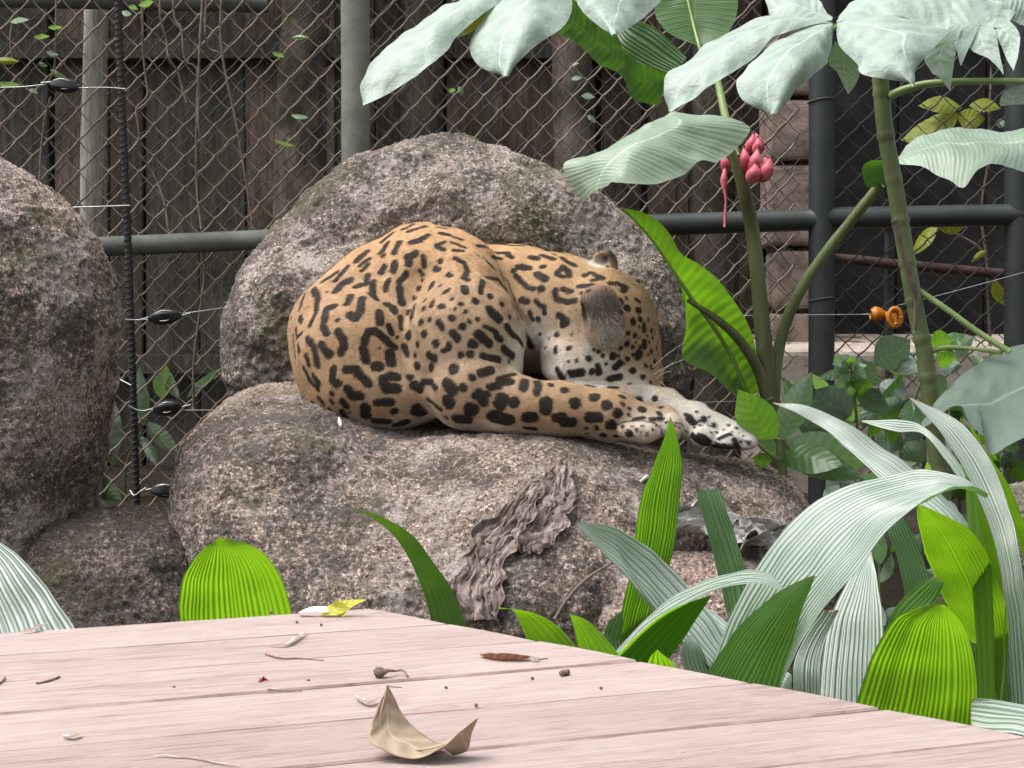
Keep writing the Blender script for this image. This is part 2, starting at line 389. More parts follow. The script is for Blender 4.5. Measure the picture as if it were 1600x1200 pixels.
# ------------------------------------------------------------------ boulders
def boulder(name, label, pieces, mat, h=0.0125, k=0.10, amp=0.045, freq=3.0, seed=1, fine=0.009, cut=None):
    """pieces: (px, py, Y, rx_px, ry_px, rdepth_m, power)"""
    C = [(P(a, b, Y), (px2m(rx, Y), rd, px2m(ry, Y)), pw) for a, b, Y, rx, ry, rd, pw in pieces]
    lo = np.min([c - np.array(r) for c, r, _ in C], 0) - 0.12; hi = np.max([c + np.array(r) for c, r, _ in C], 0) + 0.12
    lo[2] = max(lo[2], 0.15)
    G = grid_pts(lo, hi, h); f = None
    for c, r, pw in C:
        d = sd_super(G, c, r, pw); f = d if f is None else smin(f, d, k)
    f = smax(f, np.float32(lo[2] + 2.5 * h) - G[2], 0.02)
    if cut is not None: f = cut(G, f)
    e = 1e3
    f[0], f[-1] = e, e; f[:, 0], f[:, -1] = e, e; f[:, :, 0], f[:, :, -1] = e, e
    V, Q = surface_nets(f, lo, h)
    V = V - vert_normals(V, Q) * (amp * fbm(V * freq, 3, seed) + amp * 0.35 * np.abs(vnoise(V * freq * 2.2, seed + 9)))[:, None]
    V, Q = catmull(V, Q); n = vert_normals(V, Q)
    d = fine * fbm(V * 26, 4, seed + 3, 0.65) + fine * 0.75 * fbm(V * 80, 2, seed + 5, .8)
    pits = np.clip(vnoise(V * 34, seed + 21) - 0.45, 0, 1) * -fine * 1.6
    me = quad_mesh(name, V + n * (d + pits)[:, None], Q)
    o = obj(name, me, mat); tag(o, label, 'boulder'); return o
ROCK_A = rock_mat('granite_tall', moss=0.62, dark=0.66, crust=.85, pink=(0.48, 0.405, 0.36), dark_patch=(.44, -.25, .55, .46))
ROCK_B = rock_mat('granite_flat', moss=0.25, dark=0.62, crust=.6, pink=(0.45, 0.36, 0.315))
ROCK_C = rock_mat('granite_side', moss=0.40, dark=0.50, crust=.75, pink=(0.47, 0.38, 0.335))
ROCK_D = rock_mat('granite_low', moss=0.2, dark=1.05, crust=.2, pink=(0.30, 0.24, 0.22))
ROCK_E = rock_mat('granite_pink', moss=0.05, dark=0.35, pink=(0.46, 0.35, 0.31))
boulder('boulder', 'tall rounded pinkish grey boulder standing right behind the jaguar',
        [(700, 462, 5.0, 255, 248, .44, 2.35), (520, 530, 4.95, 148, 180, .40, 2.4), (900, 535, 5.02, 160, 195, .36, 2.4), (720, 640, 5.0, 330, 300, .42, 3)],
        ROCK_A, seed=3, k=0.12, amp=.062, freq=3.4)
boulder('boulder', 'broad flat topped boulder that the jaguar lies on',
        [(450, 800, 4.20, 168, 178, .50, 2.6), (800, 850, 4.22, 270, 182, .52, 2.8), (1085, 900, 4.25, 205, 190, .45, 2.6), (520, 765, 4.55, 190, 160, .4, 2.6), (700, 1040, 4.0, 420, 260, .5, 3)],
        ROCK_B, seed=12, k=0.13, amp=0.035)
boulder('boulder', 'steep brown boulder at the left edge beside the black ribbed rod',
        [(-70, 480, 4.0, 246, 268, .45, 1.65), (-60, 600, 4.0, 218, 200, .42, 2.6), (5, 860, 4.0, 125, 330, .4, 3.0)],
        ROCK_C, seed=31, k=0.10, amp=0.035)
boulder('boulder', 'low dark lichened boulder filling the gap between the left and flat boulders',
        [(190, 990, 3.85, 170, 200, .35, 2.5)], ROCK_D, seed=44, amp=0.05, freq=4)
boulder('boulder', 'small bare pink boulder under the grey crumpled leaf',
        [(1075, 1000, 3.72, 185, 140, .25, 2.5)], ROCK_E, seed=52, amp=0.04, freq=4)
boulder('boulder', 'pale mossy rounded boulder at the right edge behind the long leaves',
        [(1660, 850, 4.2, 110, 110, .25, 2.5)], rock_mat('granite_moss', moss=0.9, dark=0.1, pink=(0.40, 0.40, 0.34)), seed=61, amp=0.03)

# ------------------------------------------------------------------ behind the fence: shed wall, pillar, dark wall, ledge, trunks
WOODB = []
for i in range(4):
    m = Mat('old_board_%d' % i, 0.9, 0.2); v = m.co('Object', (9, 9, 1.1)); nz = m.noise(5, 8, 0.7, 0.4, v); st = m.noise(2.3, 6, 0.7)
    a = [(0.115, 0.088, 0.072), (0.175, 0.128, 0.102), (0.12, 0.108, 0.09), (0.22, 0.165, 0.132)][i]
    c = m.ramp(nz, [(0.3, tuple(x * .35 for x in a)), (0.55, a), (0.8, tuple(x * 1.8 for x in a))])
    m.color(m.mix(m.ramp(st, [(0.45, (0, 0, 0)), (0.65, (0.7, 0.7, 0.7))]), c, (0.022, 0.022, 0.016, 1))); m.bump(nz, 0.8, 0.02); WOODB.append(m.m)
shed = thing('timber_shed', 'weathered dark brown plank shed behind the chain-link fence', 'shed', (0, 7.4, 0.55))
x = -4.2; i = 0
while x < 1.75:
    wd = random.uniform(0.14, 0.30); y = 7.3 + random.uniform(-.03, .03); t = random.uniform(-.012, .012)
    V, Fc = box((x, y, 0.5), (x + wd - random.uniform(.006, .02), y + 0.035, 3.9)); V[:, 0] += (V[:, 2] - .5) * t
    obj('board', bevel_mesh('board', V, Fc, .006, 1), WOODB[random.randrange(4)], shed); x += wd
V, Fc = box((-4.3, 7.375, .5), (1.8, 7.42, 3.85)); obj('backing', bevel_mesh('backing', V, Fc), WOODB[0], shed)
V, Fc = box((-4.6, 6.60, 3.70), (4.6, 9.2, 3.77)); obj('shade_slab', bevel_mesh('shade_slab', V, Fc), WOODB[0], shed)  # unseen slab added overhead to darken everything behind the fence
for z in (1.05, 2.5):
    V, Fc = box((-4.2, 7.2, z), (1.75, 7.262, z + .09)); obj('rail', bevel_mesh('rail', V, Fc), WOODB[2], shed)
# tree trunks standing in front of the shed
BARK = []
for i, a in enumerate([(0.25, 0.195, 0.155), (0.15, 0.125, 0.105), (0.28, 0.225, 0.185)]):
    m = Mat('bark_%d' % i, 0.95, 0.2); v = m.co('Object', (3, 3, .8)); nz = m.noise(7, 9, 0.75, 0.8, v)
    m.color(m.mix(m.ramp(m.noise(3, 5, .6), [(0.45, (0, 0, 0)), (0.62, (1, 1, 1))]), m.ramp(nz, [(0.3, tuple(x * .3 for x in a)), (0.6, a), (0.8, tuple(x * 1.7 for x in a))]), (0.05, 0.05, 0.03, 1))); m.bump(nz, 1.0, 0.04); BARK.append(m.m)
for (pxc, Y, r, lean, mi, lab) in [(455, 6.85, 78, 14, 0, 'gnarled brown trunk behind the fence, left of the thick pale post'),
                                   (905, 6.9, 60, -8, 2, 'pale brown trunk behind the fence above the tall boulder'),
                                   (655, 7.0, 62, 6, 1, 'dark trunk behind the fence, just right of the thick pale post'),
                                   (1110, 6.7, 62, 4, 1, 'mossy dark trunk behind the pink banana bunch')]:
    t = thing('tree', lab, 'tree', P(pxc, 900, Y) * [1, 1, 0] + [0, 0, .5], 'trunks behind the fence')
    p0 = P(pxc, 900, Y); p1 = P(pxc + lean, 300, Y); p2 = P(pxc + 2 * lean, -200, Y); p0[2] = 0.45
    V, Fc = tube([p0, (p0 + p1) / 2 + [.03, 0, 0], p1, p2], [px2m(r * .75, Y), px2m(r * .55, Y), px2m(r * .5, Y), px2m(r * .45, Y)], 60, 20)
    V = V + 0.018 * fbm(V * [14, 14, 3], 3, mi)[:, None] * np.array([1, 1, 0])
    obj('trunk', make_mesh('trunk', V, Fc), BARK[mi], t)
# stone pillar of stacked blocks
m = Mat('pillar_stone', 0.9, 0.3); nz = m.noise(9, 8, .7); m.color(m.ramp(nz, [(0.3, (0.07, 0.052, 0.042)), (0.5, (0.24, 0.18, 0.15)), (0.75, (0.42, 0.33, 0.28))])); m.bump(nz, .8, .02); MAT_PILLAR = m.m
pil = thing('stone_pillar', 'pinkish stone block pillar just left of the dark green fence post', 'pillar', P(1238, 800, 6.5) * [1, 1, 0] + [0, 0, .5])
z = 0.5
while z < 3.4:
    hh = random.uniform(.2, .38); c = P(1240, 500, 6.5); jx = random.uniform(-.02, .02); wv = random.uniform(.105, .13)
    V, Fc = box((c[0] - wv + jx, c[1] - .12, z), (c[0] + wv + jx, c[1] + .12, z + hh - .018))
    me = bevel_mesh('stone', V, Fc, .03, 4)
    q = get_co(me); set_co(me, q + .012 * np.stack([fbm(q * 9, 3, 1), fbm(q * 9, 3, 2), fbm(q * 9, 3, 3)], -1)); obj('stone', me, MAT_PILLAR, pil); z += hh
# charcoal wall on the right
m = Mat('charcoal_wall', .9, .2); nz = m.noise(4, 8, .7); m.color(m.ramp(nz, [(0.35, (0.018, 0.017, 0.018)), (0.6, (0.038, 0.036, 0.038)), (.8, (.09, .086, .086))])); m.bump(nz, .5, .02)
c0 = P(1262, 500, 7.1); c1 = P(2100, 500, 7.1)
dw = thing('dark_wall', 'charcoal dark wall behind the fence on the right', 'wall', (2.2, 7.1, .5)); xx = c0[0]
while xx < c1[0]:
    V, Fc = box((xx, 7.08, .5), (xx + .395, 7.18, 3.9)); obj('panel', bevel_mesh('panel', V, Fc, .008, 1), m.m, dw); xx += .4
# ledge with litter
m = Mat('ledge_stone', .9, .3); nz = m.noise(8, 8, .72); sp = m.voro(30)
m.color(m.mix(m.ramp(sp, [(0.0, (1, 1, 1)), (0.2, (0, 0, 0))]), m.ramp(nz, [(0.3, (0.20, 0.15, 0.12)), (0.5, (0.45, 0.38, 0.33)), (.75, (.6, .53, .48))]), (0.12, 0.08, 0.05, 1))); m.bump(nz, .6, .02); MAT_LEDGE = m.m
lg = thing('stone_ledge', 'pale stone ledge with fallen litter behind the right fence', 'ledge', (1.7, 6.3, .5))
xx = P(1190, 520, 6.1)[0]
for k in range(5):
    wv = random.uniform(.28, .42); zt = P(1400, 548, 6.05)[2]
    V, Fc = box((xx, 6.02 + random.uniform(0, .02), .45), (xx + wv - .012, 6.75, zt + .0))
    V[[6, 7], 2] += .06
    V[[2, 3], 2] -= 0
    obj('block', bevel_mesh('block', V, Fc, .02, 2), MAT_LEDGE, lg); xx += wv
YEL = [plain_mat('litter_%d' % i, c, .8) for i, c in enumerate([(0.35, .22, .08, 1), (.22, .12, .05, 1), (.45, .34, .18, 1)])]
for k in range(14):
    px_ = random.uniform(1285, 1545); Y = random.uniform(6.15, 6.6); x_ = (px_ - 800) / F * Y; z_ = P(1400, 548, 6.05)[2] + .06 * (Y - 6.03) / .7 + .012
    a = random.uniform(0, 6.28); L = random.uniform(.025, .05); s = np.linspace(-1, 1, 7); r_ = np.linspace(-1, 1, 4)
    S, R_ = np.meshgrid(s, r_, indexing='ij'); wdt = (1 - S ** 2) * .45
    q = np.stack([S * L, R_ * wdt * L, .25 * L * S ** 2 + .3 * L * (R_ * wdt) ** 2 + 0.01 * L], -1)
    q = q @ np.array([[math.cos(a), math.sin(a), 0], [-math.sin(a), math.cos(a), 0], [0, 0, 1]]) + [x_, Y, z_ + .004]
    o = obj('fallen_leaf', make_mesh('fallen_leaf', q.reshape(-1, 3), grid_faces(7, 4)), YEL[k % 3]); tag(o, 'small dry leaf lying on the pale stone ledge behind the fence', 'leaf', 'dry leaves on the ledge')

# ------------------------------------------------------------------ fences
MAT_WIRE = plain_mat('rusty_wire', (0.235, 0.20, 0.165, 1), .75, .5, 18, .3, .4, 0.0, (0.13, 0.095, 0.07, 1))
MAT_WIRED = plain_mat('dark_wire', (0.07, 0.065, 0.06, 1), .7, .5, 18, .3)
MAT_GREEN = plain_mat('dark_green_paint', (0.016, 0.023, 0.022, 1), .55, .4, 7, .15, .4, 0, (0.032, 0.038, 0.034, 1))
MAT_GREY = plain_mat('grey_green_pipe', (0.19, 0.195, 0.165, 1), .8, .4, 14, .2, .3, 0, (0.12, 0.13, 0.10, 1))
MAT_PIPE = plain_mat('mildewed_pipe', (0.13, 0.14, 0.12, 1), .75, .5, 8, .2, .3, 0, (0.055, 0.06, 0.055, 1))
def wire_mesh(w, h, z0, z1, r, mirror, rise=1.0, fall=0.62):
    n = int((z1 - z0) / (h / 2)); parts = []
    pts = []
    for j in range(n + 1):
        side = (j % 2) ^ mirror; pts.append(((w / 2) * side, 0, z0 + j * h / 2))
    V, Fc = [], []
    for j in range(n):
        a, b = np.array(pts[j]), np.array(pts[j + 1]); up = b[0] > a[0]
        rr = r * (rise if up else fall); dy = -0.7 * r if up else 0.7 * r
        e = (b - a) / np.linalg.norm(b - a); mid = (a + b) / 2 + [0, dy * 2.2, 0]
        sag = np.array([0, 0, -0.06 * h])
        v, f = tube([a - e * r, a * .72 + b * .28 + [0, dy, 0] + sag * .7, mid * .5 + (a + b) * .25 + sag, a * .2 + b * .8 + [0, dy, 0] + sag * .6, b + e * r * .5], [rr], 6, 5, False)
        V.append(v); Fc += [[i + sum(len(q) for q in V[:-1]) for i in t] for t in f]
    return make_mesh('wire', np.concatenate(V), Fc)
def chain_fence(name, label, x0, x1, Yl, Yr, w, h, z0, z1, r, mat, slope=0.0):
    t = thing(name, label, 'fence', ((x0 + x1) / 2, (Yl + Yr) / 2, z0), 'chain-link fences')
    ms = [wire_mesh(w, h, 0, z1 - z0, r, k) for k in (0, 1)]
    n = int((x1 - x0) / (w / 2)); ang = math.atan2(Yr - Yl, x1 - x0)
    for i in range(n):
        x = x0 + i * w / 2; Y = Yl + (Yr - Yl) * (x - x0) / (x1 - x0)
        o = bpy.data.objects.new('wire', ms[i % 2])
        if not ms[i % 2].materials: ms[i % 2].materials.append(mat)
        o.location = (x - t.location.x, Y - t.location.y + random.uniform(-.006, .006), slope * (x - x0)); o.rotation_euler = (0, 0, ang); link(o, t)
    return t
FY = 5.72
xl, xr = P(-40, 500, FY)[0], P(1268, 500, FY)[0]
fence = chain_fence('chain_link_fence', 'rusty chain-link fence panel between the left rocks and the dark post', xl, xr, FY, FY + .12, .110, .114, .42, 2.62, .0042, MAT_WIRE, 0.0)
fence2 = chain_fence('chain_link_fence', 'dark chain-link panel framed by dark green pipes on the right', P(1300, 500, FY)[0], P(1680, 500, FY)[0], FY, FY - .05, .098, .094, .42, 2.62, .0032, MAT_WIRED)
back = chain_fence('chain_link_fence', 'second finer chain-link fence further back behind the first', P(-40, 500, 6.3)[0], P(1262, 500, 6.3)[0], 6.3, 6.3, .098, .10, .45, 2.7, .0026, MAT_WIRED)
def pipe(name, a, b, r, mat, parent, n=20, seg=16, jit=.0):
    V, Fc = tube([a, (np.asarray(a) + b) / 2, b], [r], n, seg)
    if jit: V = V + jit * fbm(V * 12, 3, 4)[:, None]
    return obj(name, make_mesh(name, V, Fc), mat, parent)
gz = .5
def down(p, z=gz): q = np.array(p); q[2] = z; return q
# frame pipes belong to their panels
pipe('rail', P(-60, 395, FY - .04), P(700, 362, FY - .04), px2m(15.5, FY), MAT_PIPE, fence)
pipe('rail', P(700, 362, FY - .04), P(1284, 343, FY - .06), px2m(17, FY), MAT_GREEN, fence)
pipe('post', down(P(557, 700, FY - .05)), P(555, -120, FY - .05), px2m(22.5, FY), MAT_GREY, fence)
pipe('post', down(P(1284, 700, FY - .06)), P(1285, -120, FY - .06), px2m(20, FY), MAT_GREEN, fence2)
pipe('post', down(P(1590, 700, FY - .1)), P(1592, -120, FY - .1), px2m(20, FY), MAT_GREEN, fence2)
pipe('rail', P(1284, 341, FY - .065), P(1680, 334, FY - .12), px2m(17, FY), MAT_GREEN, fence2)
pipe('rail', P(-60, -6, FY + .1), P(420, 4, FY + .1), px2m(16, FY), MAT_PIPE, fence)
for yy in (158, 470): # tie wires round the dark post
    a = np.linspace(0, 2 * np.pi, 17); c = P(1284, yy if yy < 300 else 468, FY - .06); R_ = px2m(21, FY)
    V, Fc = tube(np.stack([c[0] + R_ * np.cos(a), c[1] + R_ * np.sin(a), c[2] + .006 * np.sin(a * 1.5)], -1), [.003], 24, 5); obj('tie_wire', make_mesh('tie_wire', V, Fc), MAT_WIRED, fence2)
# thin rods behind the right panel
MAT_RUST = plain_mat('rusty_bar', (0.075, 0.042, 0.035, 1), .85, .5, 20, .4)
br = thing('rusty_bar', 'rusty brown horizontal bar behind the right chain-link panel', 'bar', P(1450, 700, 5.95))
pipe('bar', P(1302, 404, 5.95), P(1690, 440, 5.9), px2m(8.5, 5.9), MAT_RUST, br, jit=.003); pipe('stake', down(P(1390, 700, 5.98)), P(1388, 345, 5.98), px2m(6, 6), MAT_GREEN, br)
# wooden pole at the left, behind the mesh
m = Mat('grey_timber', .9, .2); v = m.co('Object', (14, 14, 1)); nz = m.noise(6, 8, .7, .5, v); m.color(m.ramp(nz, [(.3, (.13, .12, .09)), (.55, (.31, .295, .24)), (.8, (.43, .41, .35))])); m.bump(nz, .7, .01); MAT_TIMBER = m.m
V, Fc = tube([down(P(142, 700, 5.95)), P(143, 330, 5.95), P(148, 100, 5.95), P(150, -140, 5.95)], [px2m(19, 5.95), px2m(18.5, 5.95), px2m(18, 5.95)], 40, 18)
V += .006 * fbm(V * [20, 20, 4], 3, 2)[:, None]; tag(obj('wooden_pole', make_mesh('wooden_pole', V, Fc), MAT_TIMBER), 'pale grey weathered wooden pole behind the mesh at the left', 'pole')

# ribbed rod with electric strands and insulators
MAT_ROD = plain_mat('black_rod', (0.022, 0.022, 0.024, 1), .6, .4, 30, .3)
MAT_CABLE = plain_mat('bright_cable', (0.42, 0.44, 0.45, 1), .4, .3, 60, .1, .5, .6)
MAT_BLACK = plain_mat('black_plastic', (0.015, 0.015, 0.017, 1), .35, .3, 30, .05, .5)
RY = 5.2
rod = thing('ribbed_steel_rod', 'black ribbed steel rod standing upright in front of the mesh beside the left boulder', 'rod', down(P(214, 800, RY), .45))
a, b = P(216, 830, RY), P(184, -30, RY); a[2] = .42
V, Fc = tube([a, P(205, 520, RY), P(198, 330, RY), P(186, 60, RY), b], [px2m(5.6, RY)], 60, 10); obj('shaft', make_mesh('shaft', V, Fc), MAT_ROD, rod)
parts = []; pts = resample([P(214, 790, RY), P(205, 520, RY), P(198, 330, RY), P(186, 60, RY), P(184, -20, RY)], 90)
for i in range(90):
    c = pts[i]; th = np.linspace(0, 2 * np.pi, 9); R_ = px2m(5.9, RY)
    parts.append(tube(np.stack([c[0] + R_ * np.cos(th), c[1] + R_ * np.sin(th), c[2] + .006 * np.cos(th)], -1), [.0022], 10, 4, False))
V, Fc = join(parts); tag(obj('ribs', make_mesh('ribs', V, Fc), MAT_ROD, rod), kind='stuff')
def cable(label, pts, r=.0022, mat=None, name='wire_strand'):
    V, Fc = tube(pts, [r], max(16, 8 * len(pts)), 6); o = obj(name, make_mesh(name, V, Fc), mat or MAT_CABLE); tag(o, label, 'wire'); return o
def insulator(label, a, b, r, mat=None):
    a, b = np.asarray(a), np.asarray(b); t = thing('insulator', label, 'insulator', (a + b) / 2, 'fence wire insulators')
    n = 26; s = np.linspace(0, 1, n); prof = r * (np.sin(np.pi * np.clip(s, .03, .97)) ** .45)
    V, Fc = tube([a, (a + b) / 2, b], prof.tolist(), n, 16)
    ctr = a + (b - a) * np.repeat(s, 16)[:, None]; off = V - ctr
    ang = np.arctan2(off[:, 2], off[:, 1]); V = ctr + off * (1 - .24 * (np.abs(np.sin(ang * 2)) < .38))[:, None]
    obj('body', make_mesh('body', V, Fc), mat or MAT_BLACK, t)
    for sgn in (1, -1):
        k = np.linspace(0, np.pi, 14); e = (b - a) / np.linalg.norm(b - a); L = np.linalg.norm(b - a)
        st = a if sgn > 0 else b
        up = np.array([0, -.75, .65]) if sgn > 0 else np.array([0, -.75, -.5])
        loop = [st - sgn * e * .03] + [st + sgn * e * L * (.1 + .8 * q / 13) + up * r * 1.06 * math.sin(np.pi * min(.97, .12 + q / 13 * .8)) for q in range(14)]
        V, Fc = tube(loop, [.0022], 40, 5); obj('wire_loop', make_mesh('wire_loop', V, Fc), MAT_CABLE, t)
    return t
for (ya, xa, yb, xb, r, lab, y_cab) in [(131, 78, 136, 124, 12, 'black ribbed insulator on the top strand left of the rod, crossing the wooden pole', None),
        (498, 232, 491, 284, 13, 'upper black insulator between the rod and the tall boulder', None),
        (640, 240, 634, 284, 13, 'middle black insulator between the rod and the flat boulder', None),
        (766, 236, 765, 282, 13, 'lowest black insulator half hidden by the flat boulder', None)]:
    insulator(lab, P(xa, ya, RY - .04), P(xb, yb, RY - .04), px2m(r, RY))
cable('thin bright strand running off the left edge to the top insulator', [P(-60, 138, RY), P(30, 136, RY), P(72, 132, RY - .04)])
cable('short bright strand tying the top insulator to the ribbed rod', [P(128, 137, RY - .04), P(170, 137, RY - .03), P(196, 139, RY - .03)])
cable('bright strand tied to the rod above the left boulder', [P(112, 324, RY), P(150, 323, RY - .02), P(203, 321, RY - .03)])
cable('short bright strand from the rod to the upper insulator', [P(194, 499, RY - .04), P(214, 500, RY - .03), P(232, 499, RY - .04)])
cable('bright strand rising from the upper insulator behind the tall boulder', [P(284, 490, RY - .04), P(330, 484, RY), P(420, 470, RY + .2)])
cable('short bright strand from the rod to the middle insulator', [P(200, 633, RY - .04), P(216, 641, RY - .04), P(240, 641, RY - .04)])
cable('bright strand from the middle insulator to the flat boulder', [P(284, 641, RY - .04), P(345, 641, RY), P(460, 640, RY + .1)])
cable('bright wire loop round the foot of the ribbed rod', [P(203, 766, RY - .03), P(210, 774, RY - .05), P(219, 768, RY - .05), P(228, 762, RY - .04)])
cable('thin strand slanting from the left boulder to the rod', [P(150, 578, RY), P(175, 587, RY), P(205, 602, RY - .03)])
cable('thin strand running past the jaguar head to the orange insulator', [P(880, 498, 5.45), P(1100, 494, 5.5), P(1362, 491, 5.52)], .0013)
cable('thin low strand running from the far paw to the dark post', [P(1040, 631, 5.2), P(1150, 627, 5.3), P(1280, 625, 5.5)], .0013)
cable('faint strand slanting up across the right panel', [P(1400, 478, 5.55), P(1480, 458, 5.55), P(1620, 420, 5.55)], .0013)
# orange screw insulator
MAT_ORANGE = plain_mat('orange_plastic', (0.50, 0.17, 0.012, 1), .45, .45, 40, .2)
t = thing('insulator', 'orange plastic spool insulator on the thin strand left of the green trunk', 'insulator', P(1384, 493, 5.45), 'fence wire insulators')
V, Fc = tube([P(1360, 491, 5.46), P(1366, 491, 5.46), P(1374, 491, 5.46), P(1384, 493, 5.46), P(1391, 494, 5.45), P(1398, 495, 5.45), P(1404, 496, 5.44)], [px2m(k, 5.45) for k in (8, 13, 10, 6, 8, 14, 16)], 26, 14)
obj('spool', make_mesh('spool', V, Fc), MAT_ORANGE, t)
th = np.linspace(0, 2 * np.pi, 25); c = P(1398, 496, 5.40)
V, Fc = tube(np.stack([c[0] + px2m(9, 5.4) * np.cos(th), c[1] + 0 * th, c[2] + px2m(14, 5.4) * np.sin(th)], -1), [px2m(4, 5.4)], 30, 8); obj('rim', make_mesh('rim', V, Fc), MAT_ORANGE, t)
V, Fc = tube([P(1398, 486, 5.39), P(1400, 506, 5.39)], [px2m(3, 5.4)], 6, 8); obj('slot', make_mesh('slot', V, Fc), MAT_ORANGE, t)

# dry vines hanging in the mesh
MAT_VINE = plain_mat('dry_vine', (0.20, 0.165, 0.13, 1), .9, .5, 30, .3, .2, 0, (0.10, 0.075, 0.06, 1))
VY = FY - .025
vines = [([(222, -20), (224, 40), (222, 80), (229, 120), (228, 150), (215, 170), (215, 200), (217, 222), (203, 236)], 'dry vine hooked into the mesh just right of the ribbed rod'),
 ([(316, -20), (312, 60), (311, 130), (309, 200), (308, 290), (315, 358)], 'straight dry vine hanging beside the mesh centre left'),
 ([(345, -20), (346, 60), (355, 120), (368, 190), (384, 290), (394, 358)], 'long thin pale vine slanting down towards the tall boulder'),
 ([(250, -20), (252, 30), (262, 65), (262, 90), (275, 110), (285, 140), (290, 160)], 'kinked dry vine below the top rail'),
 ([(270, -20), (275, 30), (282, 45), (290, 95), (305, 105), (310, 130), (309, 200), (321, 240)], 'dry vine looping between two mesh rows'),
 ([(322, -20), (320, 50), (328, 75), (340, 82)], 'short curled vine end at the top of the mesh'),
 ([(60, 330), (66, 240), (72, 180), (80, 150)], 'thin vine rising behind the left boulder edge'),
 ([(300, 640), (305, 560), (312, 480), (318, 420), (316, 380)], 'thin vine below the left rail near the insulators'),
 ([(265, 360), (255, 310), (240, 270), (215, 236)], 'thin vine slanting from the rail up to the rod')]
for pts, lab in vines:
    V, Fc = tube([P(a + random.uniform(-2, 2), b, VY + random.uniform(-.02, .01)) for a, b in pts], [px2m(2.3, VY), px2m(1.5, VY)], 50, 5, True, .1)
    tag(obj('dry_vine', make_mesh('dry_vine', V, Fc), MAT_VINE), lab, 'vine', 'dry vines on the fence')
